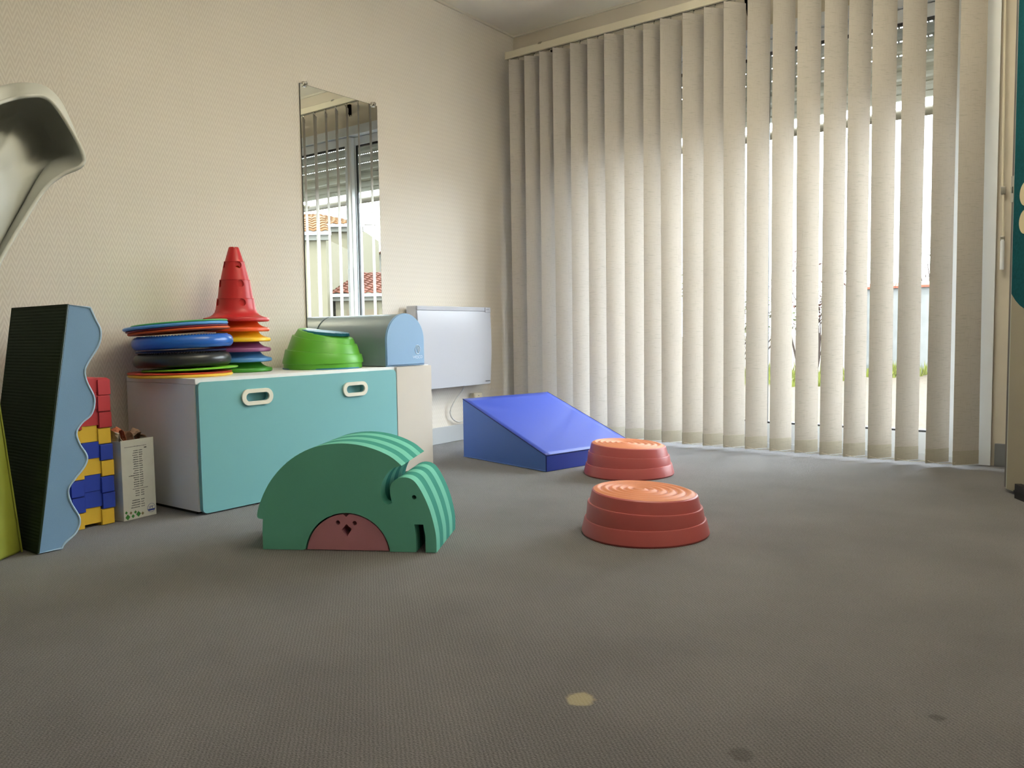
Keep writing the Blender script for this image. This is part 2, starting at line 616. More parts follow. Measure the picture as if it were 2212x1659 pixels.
# ================================================================== SETTING
FILL_LAMP = 1.2  # strengths of the unseen fill uplights added below
FILL_LAMP2 = 11.0
RX, NY, HC = 3.27, -6.2, 2.558
floor = struct(box('floor', (-0.3, NY - 0.3, -0.2), (RX + 0.3, 0.3, 0.0), 'carpet'), 'grey ribbed carpet floor with a pale stain')
ceiling = struct(box('ceiling', (-0.3, NY - 0.3, HC), (RX + 0.3, 0.32, HC + 0.35), 'ceiling'), 'cream painted ceiling')
wall_left = struct(box('wall_left', (-0.3, NY - 0.3, 0.0), (0.0, 0.3, HC), 'wallpaper'), 'left wall with cream zigzag wallpaper')
OX0, OX1, OZ = 0.45, 2.70, 2.235
wall_far = struct(extrude('wall_far', [[(0.0, 0.0), (OX0, 0.0), (OX0, OZ), (OX1, OZ), (OX1, 0.0), (RX + 0.3, 0.0), (RX + 0.3, HC), (0.0, HC)]], 0.0, 0.3, 'y', 'far_paint', smooth=None), 'window wall painted plain beige')
wall_right = struct(box('wall_right', (RX, NY - 0.3, 0.0), (RX + 0.3, 0.0, HC), 'plain_wall'))
wall_near = struct(box('wall_near', (0.0, NY - 0.3, 0.0), (RX, NY, HC), 'plain_wall'))
struct(box('baseboard_left', (0.0, NY, 0.0), (0.012, -0.001, 0.098), 'baseboard', bev=0.003), 'pale grey baseboard under the zigzag wallpaper')
struct(box('baseboard_far', (OX1 + 0.03, -0.012, 0.0), (RX, 0.0, 0.105), mat('slate_baseboard_paint', (120, 122, 126), 0.5), bev=0.003), 'slate grey baseboard right of the window')
struct(box('trim_1', (0.0, NY, HC - 0.014), (0.012, 0.0, HC), 'trim'))
struct(box('trim_2', (0.012, -0.012, HC - 0.014), (RX, 0.0, HC), 'trim'))

# sliding glass door, two sashes
win = bpy.data.objects.new('window_1', None)
COL.objects.link(win)
struct(win, 'white framed sliding glass door behind the vertical blinds')
win.location = (0, 0, 0)
extrude('frame', [[(OX0, 0.002), (OX0 + 0.06, 0.002), (OX0 + 0.06, 2.17), (2.60, 2.17), (2.60, 0.002), (OX1, 0.002), (OX1, OZ), (OX0, OZ)]], -0.012, 0.10, 'y', 'upvc', win, smooth=None)
extrude('casing', [[(2.59, 0.003), (2.716, 0.003), (2.716, 2.25), (2.59, 2.25)]], -0.026, -0.0125, 'y', 'upvc', win, smooth=None)
box('threshold', (OX0 + 0.06, -0.010, 0.001), (2.60, 0.10, 0.03), 'upvc', win)
for nm, a0, a1, y0, y1 in (('right', 1.585, 2.60, 0.012, 0.044), ('left', OX0 + 0.06, 1.64, 0.048, 0.080)):
    sa = extrude('sash', [rrect(a0, a1, 0.031, 2.165, 0.004, 1), [(a1 - 0.062, 0.135), (a1 - 0.062, 2.105), (a0 + 0.07, 2.105), (a0 + 0.07, 0.135)]], y0, y1, 'y', 'upvc', win, smooth=None)
    gk = extrude('gasket', [[(a1 - 0.0625, 0.1345), (a1 - 0.0625, 2.1055), (a0 + 0.0705, 2.1055), (a0 + 0.0705, 0.1345)], [(a1 - 0.070, 0.145), (a1 - 0.070, 2.092), (a0 + 0.078, 2.092), (a0 + 0.078, 0.145)]], y0 + 0.008, y1 - 0.008, 'y', 'rubber_gasket', sa, smooth=None)
    pydata('pane', [(a0 + 0.07, (y0 + y1) / 2, 0.135), (a1 - 0.062, (y0 + y1) / 2, 0.135), (a1 - 0.062, (y0 + y1) / 2, 2.105), (a0 + 0.07, (y0 + y1) / 2, 2.105)], [(0, 1, 2, 3)], 'glass', sa)
box('handle', (1.600, -0.02, 0.98), (1.625, 0.012, 1.16), 'upvc', win, bev=0.004)


# ---- open door at the right
def build_door():
    d = bpy.data.objects.new('door_1', None)
    COL.objects.link(d)
    struct(d, 'open door with dark teal felt upper and beige lower panel at right frame edge')
    ax = Vector((0.50, -0.866))
    d.location = (2.830, -0.642, 0.0)
    d.rotation_euler = (0, 0, math.atan2(ax.y, ax.x))
    L, T = 0.80, 0.040
    # local x along the door, local y < 0 is the face seen by the camera
    box('leaf', (0.0, 0.0, 0.012), (L, T, 2.05), 'door_white', d, bev=0.0015)
    box('edge_strip', (-0.021, 0.004, 0.016), (0.0, T - 0.004, 2.046), 'door_edge', d)
    lt = box('latch', (-0.023, 0.001, 1.12), (-0.004, 0.0039, 1.22), 'chrome', d, bev=0.001)
    box('bolt', (-0.018, -0.003, 1.155), (-0.010, 0.001, 1.18), 'chrome', lt, bev=0.001)
    # scalloped boundary between felt and paint
    sc = [(0.012, 0.77)]
    xx = 0.012
    while xx < L - 0.01:
        for i in range(1, 9):
            t = i / 8
            sc.append((min(L - 0.004, xx + 0.26 * t), 0.77 - 0.06 * math.sin(PI * t) - 0.004))
        xx += 0.26
    lower = [(0.012, 0.014)] + sc + [(L - 0.004, 0.014)]
    upper = sc + [(L - 0.004, 2.048), (0.012, 2.048)]
    extrude('lower_panel', [lower], -0.003, 0.0, 'y', 'door_beige', d, smooth=None)
    extrude('felt_panel', [upper], -0.004, 0.0, 'y', 'door_teal', d, smooth=None)
    for (cx, cz, rr) in ((0.105, 1.135, 0.045), (0.105, 1.032, 0.045), (0.26, 1.33, 0.06), (0.42, 1.10, 0.05), (0.55, 1.45, 0.05)):
        extrude('dot', [circ(cx, cz, rr, 28)], -0.0065, -0.004, 'y', 'dot', d, smooth=None)
    return d


build_door()
ds = thing('door_stop', 'small black rubber doorstop under the open door', 'doorstop', (2.905, -0.775, 0.0), math.atan2(-0.866, 0.5))
extrude('wedge_body', [[(-0.03, 0.0), (0.07, 0.0), (0.07, 0.05), (-0.03, 0.055)]], -0.025, 0.020, 'y', 'black', ds, smooth=None)
extrude('ribs', [[(-0.032, 0.022), (0.072, 0.022), (0.072, 0.03), (-0.032, 0.03)]], -0.028, 0.022, 'y', 'black', ds, smooth=None)

# ================================================================== ADDED FILL UPLIGHTS (unseen, to brighten the room)
def fill_pendant(loc, strength, label):
    fill_lamp = thing('added_fill_lamp', label, 'fill_lamp', loc, 0.0, 'added fill uplights')
    glow = bpy.data.materials.new('fill_glow_disc')
    glow.use_nodes = True
    g = glow.node_tree.nodes['Principled BSDF']
    g.inputs['Base Color'].default_value = (0.9, 0.88, 0.82, 1)
    g.inputs['Emission Color'].default_value = (0.97, 0.95, 0.83, 1)
    g.inputs['Emission Strength'].default_value = strength
    lathe('bowl', [(0.0, -0.06), (0.10, -0.05), (0.18, -0.01), (0.22, 0.05), (0.225, 0.07), (0.215, 0.07), (0.175, 0.0), (0.095, -0.04), (0.0, -0.05)], 'rail', fill_lamp, n=40)
    lathe('lit_disc', [(0.0, 0.02), (0.185, 0.02)], glow, fill_lamp, n=32)
    top = HC - loc[2]
    tube('cord', [(0, 0, -0.05), (0, 0, top - 0.001)], 0.004, 'rail', fill_lamp)
    lathe('ceiling_rose', [(0.0, top - 0.03), (0.05, top - 0.03), (0.06, top - 0.0005), (0.0, top - 0.0005)], 'rail', fill_lamp, n=24)


fill_pendant((2.30, -3.60, 2.05), FILL_LAMP, 'added fill uplight in a cream bowl above the foam elephant, out of the frame')
fill_pendant((2.25, -1.75, 2.00), FILL_LAMP2, 'added fill uplight in a cream bowl nearer the blinds, out of the frame')

# ================================================================== VERTICAL BLIND
blind = thing('vertical_blind', 'cream fabric vertical blind hanging from a long headrail over the glass door', 'blind', (0, -0.157, 0))
extrude('headrail', [[(-0.022, 2.352), (-0.006, 2.352), (-0.006, 2.362), (0.006, 2.362), (0.006, 2.352), (0.022, 2.352), (0.022, 2.393), (0.016, 2.397), (-0.016, 2.397), (-0.022, 2.393)]], 0.07, 2.78, 'x', 'rail', blind, smooth=None)
box('rail_slot', (0.075, -0.0055, 2.3535), (2.775, 0.0055, 2.3615), 'dark', blind)
box('end_cap', (0.066, -0.024, 2.349), (0.0705, 0.024, 2.399), 'rail', blind, bev=0.001)
for bxx in (0.32, 1.55, 2.55):
    joined = extrude('bracket', [[(-0.026, 2.387), (-0.018, 2.3975), (0.10, 2.3975), (0.1565, 2.3975), (0.1565, 2.31), (0.1535, 2.31), (0.1535, 2.4005), (-0.020, 2.4005), (-0.030, 2.389)]], bxx, bxx + 0.022, 'x', 'chrome', blind, smooth=None)

SW, ST, SB = 0.127, 2.333, 0.022


def slat_mesh():
    vs, fs = [], []
    nx, nz = 8, 26
    for k in range(nz + 1):
        z = SB + (ST - SB) * k / nz
        for i in range(nx + 1):
            a = -SW / 2 + SW * i / nx
            s = 2 * a / SW
            b = 0.004 * (1 - s * s) + 0.0012 * math.sin(3.1 * z + s)
            vs.append((a, -b, z))
    for k in range(nz):
        for i in range(nx):
            q = k * (nx + 1) + i
            fs.append((q, q + 1, q + nx + 2, q + nx + 1))
    me = bpy.data.meshes.new('blind_slat')
    me.from_pydata(vs, [], fs)
    me.update()
    for pl in me.polygons:
        pl.use_smooth = True
    me.materials.append(M['slat'])
    return me


def arc_strip(z0, z1, off, a0=-SW / 2, a1=SW / 2, n=8):
    vs = []
    for z in (z0, z1):
        for side in (1, -1):
            for i in range(n + 1):
                a = a0 + (a1 - a0) * i / n
                s = 2 * a / SW
                vs.append((a, -(0.004 * (1 - s * s)) + side * off, z))
    k = n + 1
    fs = []
    for i in range(n):
        fs += [(i, i + 1, 2 * k + i + 1, 2 * k + i), (k + i, 3 * k + i, 3 * k + i + 1, k + i + 1), (i, k + i, k + i + 1, i + 1), (2 * k + i, 2 * k + i + 1, 3 * k + i + 1, 3 * k + i)]
    fs += [(0, 2 * k, 3 * k, k), (n, k + n, 3 * k + n, 2 * k + n)]
    return vs, fs


sm = slat_mesh()
hv, hf = arc_strip(SB - 0.001, SB + 0.062, 0.0022)
hem_me = bpy.data.meshes.new('hem')
hem_me.from_pydata(hv, [], hf)
hem_me.materials.append(M['hem'])
tv, tf = arc_strip(ST - 0.03, ST + 0.001, 0.0016)
top_me = bpy.data.meshes.new('top_hem')
top_me.from_pydata(tv, [], tf)
top_me.materials.append(M['slat'])
plate_me = bpy.data.meshes.new('bottom_plate')
pv, pf = arc_strip(SB - 0.0045, SB - 0.001, 0.0018)
plate_me.from_pydata(pv, [], pf)
plate_me.materials.append(M['upvc'])
hv2, hf2 = tube_data([(0, 0, ST - 0.01), (0, 0, ST + 0.012), (0.004, 0, ST + 0.024)], 0.003, 6)
hook_me = bpy.data.meshes.new('carrier_hook')
hook_me.from_pydata([tuple(v) for v in hv2], [], hf2)
hook_me.materials.append(M['chrome'])
left_edges = [0.119, 0.228, 0.338, 0.445, 0.558, 0.677, 0.796, 0.915, 1.036, 1.144, 1.269, 1.389, 1.504, 1.624, 1.752, 1.882, 2.002, 2.112, 2.228, 2.346, 2.475, 2.591]
jit = [1, -2, 2, 0, 3, -1, 1, 0, -1, 2, -1, 0, 1, -1, 2, -2, 1, 3, -2, 0, 1, -6]
for i, le in enumerate(left_edges):
    ang = math.radians(50 + jit[i] * 1.0)
    sl = bpy.data.objects.new('blind_slat', sm)
    COL.objects.link(sl)
    sl.parent = blind
    sl.location = (le + 0.041, 0, 0.0)
    sl.rotation_euler = (0, (0.0015 if i % 3 else -0.002) * (1 if i < 18 else 1.5), ang)
    for nm, me in (('hem', hem_me), ('top_hem', top_me), ('bottom_plate', plate_me), ('carrier_hook', hook_me)):
        c = bpy.data.objects.new(nm, me)
        COL.objects.link(c)
        c.parent = sl

for i in range(len(left_edges) - 1):
    xa, xb = left_edges[i] + 0.006, left_edges[i + 1] + 0.006
    tube('bead_chain', [(xa, -0.043, 0.030), ((xa + xb) / 2, -0.041, 0.020), (xb, -0.043, 0.030)], 0.0011, 'rail', blind, n=5)

# shutter crank rod beside the window
cr = thing('shutter_crank', 'thin white jointed crank rod hanging on the wall right of the window', 'crank rod', (2.742, -0.03, 0.90))
tube('rod', [(-0.014, 0, 1.30), (-0.004, 0, 0.36)], 0.005, 'rail', cr)
tube('lower_rod', [(-0.001, -0.002, 0.35), (0.003, -0.002, 0.14)], 0.0045, 'rail', cr)
tube('grip', [(0.001, -0.004, 0.135), (0.001, -0.004, 0.0)], 0.0085, 'upvc', cr, n=10)
box('joint', (-0.010, -0.008, 0.335), (0.010, 0.006, 0.37), 'chrome', cr, bev=0.002)
box('joint', (-0.008, -0.010, 0.128), (0.010, 0.004, 0.150), 'chrome', cr, bev=0.002)
box('wall_clip', (-0.020, 0.004, 1.28), (0.0, 0.0299, 1.32), 'upvc', cr, bev=0.002)

# ================================================================== MIRROR
mir = thing('wall_mirror', 'tall frameless mirror clipped to the zigzag wallpaper', 'mirror', (0.0, -1.485, 0.56))
MW, MH = 0.2527, 1.293
box('backing', (0.0008, -MW, 0.0), (0.0058, MW, MH), 'mirror_edge', mir)
pydata('reflective_face', [(0.0062, -MW + 0.0015, 0.0015), (0.0062, MW - 0.0015, 0.0015), (0.0062, MW - 0.0015, MH - 0.0015), (0.0062, -MW + 0.0015, MH - 0.0015)], [(0, 1, 2, 3)], 'mirror', mir)
for yy in (-MW + 0.028, MW - 0.030):
    cl = box('clip', (0.0005, yy - 0.012, MH - 0.012), (0.014, yy + 0.012, MH + 0.012), 'chrome', mir, bev=0.003)
    lathe('screw_cap', [(0.0, 0.0), (0.009, 0.0), (0.009, 0.006), (0.0, 0.008)], 'chrome', cl, n=16).matrix_local = Matrix.Translation((0.0142, yy, MH + 0.003)) @ Matrix.Rotation(PI / 2, 4, 'Y')

# ================================================================== STORAGE
CY0, CY1, CY2 = -2.647, -1.640, -1.402
cab = thing('storage_bench', 'low white storage bench with a wide teal drawer front', 'storage bench', (0.0, CY0, 0.0))
DW = CY1 - CY0
box('side_panel', (0.014, 0.0, 0.012), (0.488, 0.018, 0.478), 'white_lam', cab, bev=0.001)
box('side_panel', (0.014, DW - 0.018, 0.012), (0.488, DW, 0.478), 'white_lam', cab, bev=0.001)
box('top_panel', (0.014, 0.0, 0.479), (0.497, DW, 0.500), 'white_lam', cab, bev=0.0015)
box('bottom_panel', (0.014, 0.018, 0.03), (0.486, DW - 0.018, 0.048), 'white_lam', cab)
box('back_panel', (0.015, 0.018, 0.05), (0.02, DW - 0.018, 0.478), 'white_lam', cab)
box('plinth', (0.03, 0.01, 0.0), (0.46, DW - 0.01, 0.0115), 'dark', cab)
H1 = (CY0 * 0 + 0.250, 0.418)
H2 = (0.750, 0.4145)


def hole(c, hw, hh):
    return rrect(c[0] - hw, c[0] + hw, c[1] - hh, c[1] + hh, hh - 0.0005, 8)[::-1]


fr = extrude('drawer_front', [rrect(0.004, DW - 0.004, 0.006, 0.487, 0.02, 6), hole(H1, 0.054, 0.0175), hole(H2, 0.054, 0.0175)], 0.491, 0.509, 'x', 'teal_front', cab, smooth=40)
box('drawer_box', (0.474, 0.03, 0.07), (0.4855, DW - 0.03, 0.46), 'teal_front', cab)
for c in (H1, H2):
    hd = extrude('handle', [rrect(c[0] - 0.070, c[0] + 0.070, c[1] - 0.031, c[1] + 0.031, 0.0305, 10), hole(c, 0.052, 0.0160)], 0.5095, 0.517, 'x', 'handle', fr, smooth=40)
    bevel(hd, 0.0025, 2, 60)
nar = thing('narrow_unit', 'narrow warm white storage unit at the right end of the teal bench', 'storage unit', (0.0, CY1 + 0.002, 0.0))
NW = CY2 - CY1 - 0.002
box('body', (0.014, 0.0, 0.012), (0.488, NW, 0.492), 'white_lam', nar, bev=0.001)
extrude('front_panel', [rrect(0.001, NW - 0.001, 0.006, 0.497, 0.004, 3)], 0.490, 0.508, 'x', 'beige_front', nar, smooth=40)
box('plinth', (0.03, 0.01, 0.0), (0.46, NW - 0.01, 0.0115), 'dark', nar)
box('top_panel', (0.014, 0.0, 0.4925), (0.489, NW, 0.5), 'white_lam', nar, bev=0.001)


# ---- stepped stones (two red on the floor, one green on the bench)
def ring_pts(R, n, tri=0.03, rot=0.0):
    return [(R * (1 + tri * math.cos(3 * (2 * PI * i / n) + rot)), 2 * PI * i / n) for i in range(n)]


def stepped_stone(parent, levels, material, n=72, tri=0.03):
    """levels: (radius, z, slope_x, slope_y, offx, offy)"""
    vs, fs = [], []
    for (R, z, sx, sy, ox, oy) in levels:
        for (rr, t) in ring_pts(R, n, tri):
            x, y = rr * math.cos(t), rr * math.sin(t)
            vs.append((x + ox, y + oy, max(0.0, z + sx * x + sy * y)))
    for k in range(len(levels) - 1):
        for i in range(n):
            j = (i + 1) % n
            fs.append((k * n + i, k * n + j, (k + 1) * n + j, (k + 1) * n + i))
    fs.append(tuple(range(n))[::-1])
    fs.append(tuple((len(levels) - 1) * n + i for i in range(n)))
    return pydata('stepped_body', vs, fs, material, parent, smooth=28)


def red_stone(loc, rot, label):
    st = thing('stepping_stone', label, 'stepping stone', loc, rot, 'brick red stepping stones on the carpet')
    R = 0.205
    sx = -0.05
    lv = [(R * 0.985, 0.0, 0, 0, 0, 0), (R, 0.006, 0, 0, 0, 0), (R * 0.953, 0.046, 0.0, 0, 0, 0), (R * 0.945, 0.049, 0.0, 0, 0, 0), (R * 0.925, 0.0495, 0.0, 0, 0, 0),
          (R * 0.900, 0.091, sx * 0.9, 0, 0, 0), (R * 0.893, 0.094, sx * 0.9, 0, 0, 0), (R * 0.868, 0.0945, sx * 0.9, 0, 0, 0),
          (R * 0.830, 0.126, sx, 0, 0, 0), (R * 0.820, 0.1315, sx, 0, 0, 0), (R * 0.800, 0.1345, sx, 0, 0, 0), (R * 0.775, 0.1350, sx, 0, 0, 0)]
    stepped_stone(st, lv, 'red_plastic', tri=0.012)
    # ribbed tread of rings
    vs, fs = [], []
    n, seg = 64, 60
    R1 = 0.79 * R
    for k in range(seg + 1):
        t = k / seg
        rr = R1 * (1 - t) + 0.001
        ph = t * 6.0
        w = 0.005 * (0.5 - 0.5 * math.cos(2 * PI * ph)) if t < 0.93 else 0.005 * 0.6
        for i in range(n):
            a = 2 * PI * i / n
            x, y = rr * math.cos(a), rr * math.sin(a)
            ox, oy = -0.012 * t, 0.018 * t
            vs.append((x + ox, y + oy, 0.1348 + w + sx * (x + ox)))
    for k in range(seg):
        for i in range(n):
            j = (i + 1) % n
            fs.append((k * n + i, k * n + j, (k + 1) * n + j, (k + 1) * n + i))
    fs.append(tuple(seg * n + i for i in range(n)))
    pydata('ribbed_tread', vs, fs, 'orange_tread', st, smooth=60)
    return st


a_right = math.atan2(0.597, 0.802)
red_stone((1.945, -1.972, 0), a_right, 'brick red stepping stone nearer the camera with concentric orange rings')
red_stone((1.392, -1.055, 0), a_right, 'brick red stepping stone touching the low end of the blue wedge')

gs = thing('balance_stone', 'lime green stepped balance stone on the white bench', 'stepping stone', (0.283, -1.882, 0.5), math.atan2(0.74, 0.67))
R = 0.178
s1, s2, s3 = -0.08, -0.165, -0.195
q2, q3 = 0.06, 0.11
lv = [(R * 0.965, 0.0, 0, 0, 0, 0), (R * 0.975, 0.003, 0, 0, 0, 0), (R * 0.975, 0.024, 0, 0, 0, 0), (R * 1.0, 0.0255, -0.0, 0, 0, 0), (R * 1.0, 0.034, 0, 0, 0, 0),
      (R * 0.948, 0.074, s1, 0.02, 0.004, 0), (R * 0.940, 0.076, s1, 0.02, 0.004, 0), (R * 0.900, 0.0768, s1, 0.02, 0.004, 0),
      (R * 0.805, 0.128, s2, q2, 0.011, 0), (R * 0.797, 0.130, s2, q2, 0.011, 0), (R * 0.752, 0.1308, s2, q2, 0.011, 0),
      (R * 0.695, 0.152, s3, q3, 0.016, 0), (R * 0.675, 0.157, s3, q3, 0.016, 0), (R * 0.64, 0.1585, s3, q3, 0.016, 0)]
stepped_stone(gs, lv, 'green_plastic', tri=0.02)
extrude('foot_band', [circ(0, 0, R * 0.982, 64), circ(0, 0, R * 0.955, 64)[::-1]], 0.0, 0.006, 'z', 'blue_ridge', gs)
for k in range(10):
    yy = -0.096 + 0.0205 * k
    hl = math.sqrt(max(0.0, (R * 0.60) ** 2 - yy * yy)) if abs(yy) < R * 0.60 else 0
    if hl < 0.02:
        continue
    x0, x1 = 0.016 - hl, 0.016 + hl
    rd = extrude('ridge', [[(x0, -0.004), (x1, -0.004), (x1 - 0.003, 0.009), (x0 + 0.003, 0.009)]], yy - 0.006, yy + 0.006, 'y', 'blue_ridge', gs, smooth=None)
    rd.matrix_local = Matrix(((1, 0, 0, 0), (0, 1, 0, 0), (s3, q3, 1, 0.1600), (0, 0, 0, 1)))

# ---- half round roll
rl = thing('foam_roll', 'light blue half round foam bolster lying across the bench against the mirror', 'bolster', (0.0, -1.567, 0.5))
prof = [(-0.125, 0.004), (0.125, 0.004), (0.125, 0.118)] + [(0.125 * math.cos(t), 0.118 + 0.125 * math.sin(t)) for t in [PI * i / 24 for i in range(1, 24)]] + [(-0.125, 0.118)]
extrude('body', [prof], 0.012, 0.494, 'x', 'vinyl_grey', rl, smooth=30)
inner = [(a * 0.985, 0.008 + (b - 0.004) * 0.985) for a, b in prof]
ec = extrude('end_cap', [inner], 0.494, 0.502, 'x', 'vinyl_light', rl, smooth=30)
bevel(ec, 0.004, 2, 50)
tube('piping', [(0.495, a, b) for a, b in prof], 0.0035, 'vinyl_light', rl, closed=True)
# emblem: oval of leaf strokes with the word under it
ecx, ecz = 0.078, 0.075
strokes = []
for sgn in (1, -1):
    strokes.append([(ecx + sgn * (0.016 * math.cos(t)), ecz + sgn * (0.021 * math.sin(t))) for t in [math.radians(-25 + 150 * i / 14) for i in range(15)]])
strokes.append([(ecx - 0.010, ecz + 0.016), (ecx + 0.0, ecz - 0.001), (ecx + 0.009, ecz - 0.017)])
strokes.append([(ecx - 0.001, ecz + 0.018), (ecx + 0.007, ecz + 0.004), (ecx + 0.013, ecz - 0.008)])
for s_ in strokes:
    tube('emblem_stroke', [(0.5022, a, b) for a, b in s_], 0.0022, 'emblem', ec, n=6)
text_mesh('emblem_word', 'WESCO', 0.019, 'emblem', ec, Matrix.Translation((0.5022, ecx, ecz - 0.042)) @ Matrix(((0, 0, 1, 0), (1, 0, 0, 0), (0, 1, 0, 0), (0, 0, 0, 1))), 0.0003)


# ---- nested cones
def cone_prof():
    o = [(0.128, 0.0), (0.133, 0.003), (0.134, 0.010), (0.131, 0.016), (0.120, 0.0185), (0.106, 0.0225), (0.094, 0.030), (0.086, 0.040), (0.081, 0.054),
         (0.0745, 0.0955), (0.0745, 0.097), (0.0715, 0.0975), (0.061, 0.1735), (0.061, 0.1750), (0.058, 0.1755), (0.0408, 0.2505), (0.0408, 0.2520), (0.0378, 0.2525), (0.0205, 0.311), (0.019, 0.313)]
    inn = [(0.012, 0.313), (0.0155, 0.303), (0.033, 0.246), (0.0512, 0.172), (0.0645, 0.097), (0.072, 0.046), (0.084, 0.026), (0.098, 0.015), (0.118, 0.009), (0.126, 0.0)]
    return o + inn


cone_labels = [('green', 'cone_green', 'green cone at the bottom of the nested cone stack'), ('blue', 'cone_blue', 'blue cone second from the bottom of the nested stack'),
               ('purple', 'cone_purple', 'purple cone in the middle of the nested cone stack'), ('yellow', 'cone_yellow', 'yellow cone above the purple one in the nested stack'),
               ('orange', 'cone_orange', 'orange cone directly beneath the red one in the stack'), ('red', 'cone_red', 'red ringed cone on top of the nested cone stack')]
CX, CYC = 0.165, -2.232
cone_base = None
for k, (cn, cm, lab) in enumerate(cone_labels):
    z = 0.5 + 0.0001 + 0.0424 * k
    if k < 5:
        ob = lathe('marker_cone', cone_prof(), cm, None, (CX + 0.003 * (k % 2), CYC - 0.002 * k, z), n=56, close=True)
        tag(ob, lab, 'cone', 'nested marker cones')
    else:
        root = thing('marker_cone', lab, 'cone', (CX + 0.003, CYC - 0.010, z), 0.0, 'nested marker cones')
        bodyo = lathe('cone_body', cone_prof(), cm, root, n=72, close=True)
        # round blind holes in three rows and slots at the tip
        bm = bmesh.new()
        view = math.atan2(-4.262 + 2.24, 3.126 - 0.17)
        for (hz, hr) in ((0.0797, 0.0775), (0.158, 0.0645), (0.2377, 0.0445)):
            for q in range(4):
                a = view + 0.35 + q * PI / 2
                mtx = Matrix.Translation((hr * math.cos(a), hr * math.sin(a), hz)) @ Matrix.Rotation(a, 4, 'Z') @ Matrix.Rotation(PI / 2, 4, 'Y')
                bmesh.ops.create_cone(bm, cap_ends=True, segments=24, radius1=0.0150, radius2=0.0150, depth=0.017, matrix=mtx)
        for q in range(2):
            mtx = Matrix.Translation((0, 0, 0.316)) @ Matrix.Rotation(view + 0.1 + q * PI / 2, 4, 'Z') @ Matrix.Diagonal((0.06, 0.004, 0.012, 1))
            bmesh.ops.create_cube(bm, size=1.0, matrix=mtx)
        me = bpy.data.meshes.new('cutters')
        bm.to_mesh(me)
        bm.free()
        cut = bpy.data.objects.new('cutters', me)
        COL.objects.link(cut)
        cut.parent = root
        md = bodyo.modifiers.new('holes', 'BOOLEAN')
        md.object = cut
        md.operation = 'DIFFERENCE'
        md.solver = 'EXACT'
        bpy.context.view_layer.update()
        dg = bpy.context.evaluated_depsgraph_get()
        nme = bpy.data.meshes.new_from_object(bodyo.evaluated_get(dg))
        bodyo.modifiers.clear()
        if len(nme.polygons) > 100:
            bodyo.data = nme
            nme.set_sharp_from_angle(angle=math.radians(35))
        bpy.data.objects.remove(cut)
        # lip rings that mark the sections
        for (hz, hr) in ((0.0965, 0.0748), (0.1745, 0.0613), (0.2515, 0.0411)):
            tube('section_ring', [(hr * math.cos(2 * PI * i / 48), hr * math.sin(2 * PI * i / 48), hz) for i in range(48)], 0.0012, cm, root, n=6, closed=True)

# ---- stack of discs and cushions
DX, DY = 0.245, -2.545
vr = math.atan2(0.62, 0.78)   # picture-right direction at the stack


def disc(name, label, cat, r, z, h, material, dx=0.0, tilt=0.0, rin=0.0, cush=False):
    """dx: shift to picture right; tilt > 0 raises the picture-right side"""
    x, y = DX + dx * math.cos(vr), DY + dx * math.sin(vr)
    e = min(h * 0.45, 0.004)
    if cush:
        pr = [(0.0, 0.002), (r * 0.72, 0.0), (r * 0.86, 0.002)] + [(r - h * 0.42 + h * 0.42 * math.cos(t), h * 0.5 + h * 0.5 * math.sin(t)) for t in [math.radians(-70 + 140 * i / 14) for i in range(15)]] + [(r * 0.86, h * 0.985), (r * 0.7, h), (0.0, h * 0.98)]
    elif rin:
        pr = [(rin, 0.0), (r - e, 0.0), (r, e), (r, h - e), (r - e, h), (rin, h), (rin, 0.0)]
    else:
        pr = [(0.0, 0.0), (r - e, 0.0), (r, e), (r, h - e), (r - e, h), (0.0, h)]
    if cush:
        o = thing(name, label, cat, (x, y, z))
        lathe('inflated_body', pr, material, o, n=72, smooth=40)
        v, f = [], []
        bm = bmesh.new()
        for (rr, nn) in ((r * 0.88, 90), (r * 0.80, 80)):
            for i in range(nn):
                a = 2 * PI * i / nn
                bmesh.ops.create_icosphere(bm, subdivisions=1, radius=0.0034, matrix=Matrix.Translation((rr * math.cos(a), rr * math.sin(a), h * 0.985)))
        me = bpy.data.meshes.new('studs')
        bm.to_mesh(me)
        bm.free()
        s_ = link('studs', me, material, o)
        s_['kind'] = 'stuff'
    else:
        o = lathe(name, pr, material, None, (x, y, z), n=72, smooth=40)
        tag(o, label, cat)
    ax = Matrix.Rotation(vr, 4, 'Z') @ Matrix.Rotation(-tilt, 4, 'Y') @ Matrix.Rotation(-vr, 4, 'Z')
    o.rotation_euler = ax.to_euler()
    return o


disc('marker_disc', 'flat yellow disc at the bottom of the disc stack on the bench', 'disc', 0.190, 0.5002, 0.011, 'd_yellow', -0.003)
disc('marker_disc', 'flat red disc lying on the yellow one', 'disc', 0.190, 0.5115, 0.007, 'd_red', -0.005)
disc('marker_disc', 'lime green disc poking out right under the black cushion', 'disc', 0.176, 0.5245, 0.007, 'd_lime', 0.033, 0.032)
disc('balance_cushion', 'black inflated balance cushion in the disc stack', 'cushion', 0.178, 0.537, 0.052, 'd_black', 0.006, 0.02, cush=True)
disc('marker_disc', 'thin navy disc between the black and blue cushions', 'disc', 0.165, 0.594, 0.007, 'd_navy', 0.002, 0.02)
disc('balance_cushion', 'glossy blue inflated balance cushion above the black one', 'cushion', 0.184, 0.6065, 0.050, 'd_blue', 0.010, 0.035, cush=True)
disc('marker_ring', 'orange ring resting on the blue cushion', 'ring', 0.186, 0.6695, 0.009, 'd_orange', -0.002, 0.075, rin=0.12)
disc('marker_ring', 'dark plum ring above the orange one', 'ring', 0.186, 0.6795, 0.006, 'd_plum', -0.009, 0.075, rin=0.12)
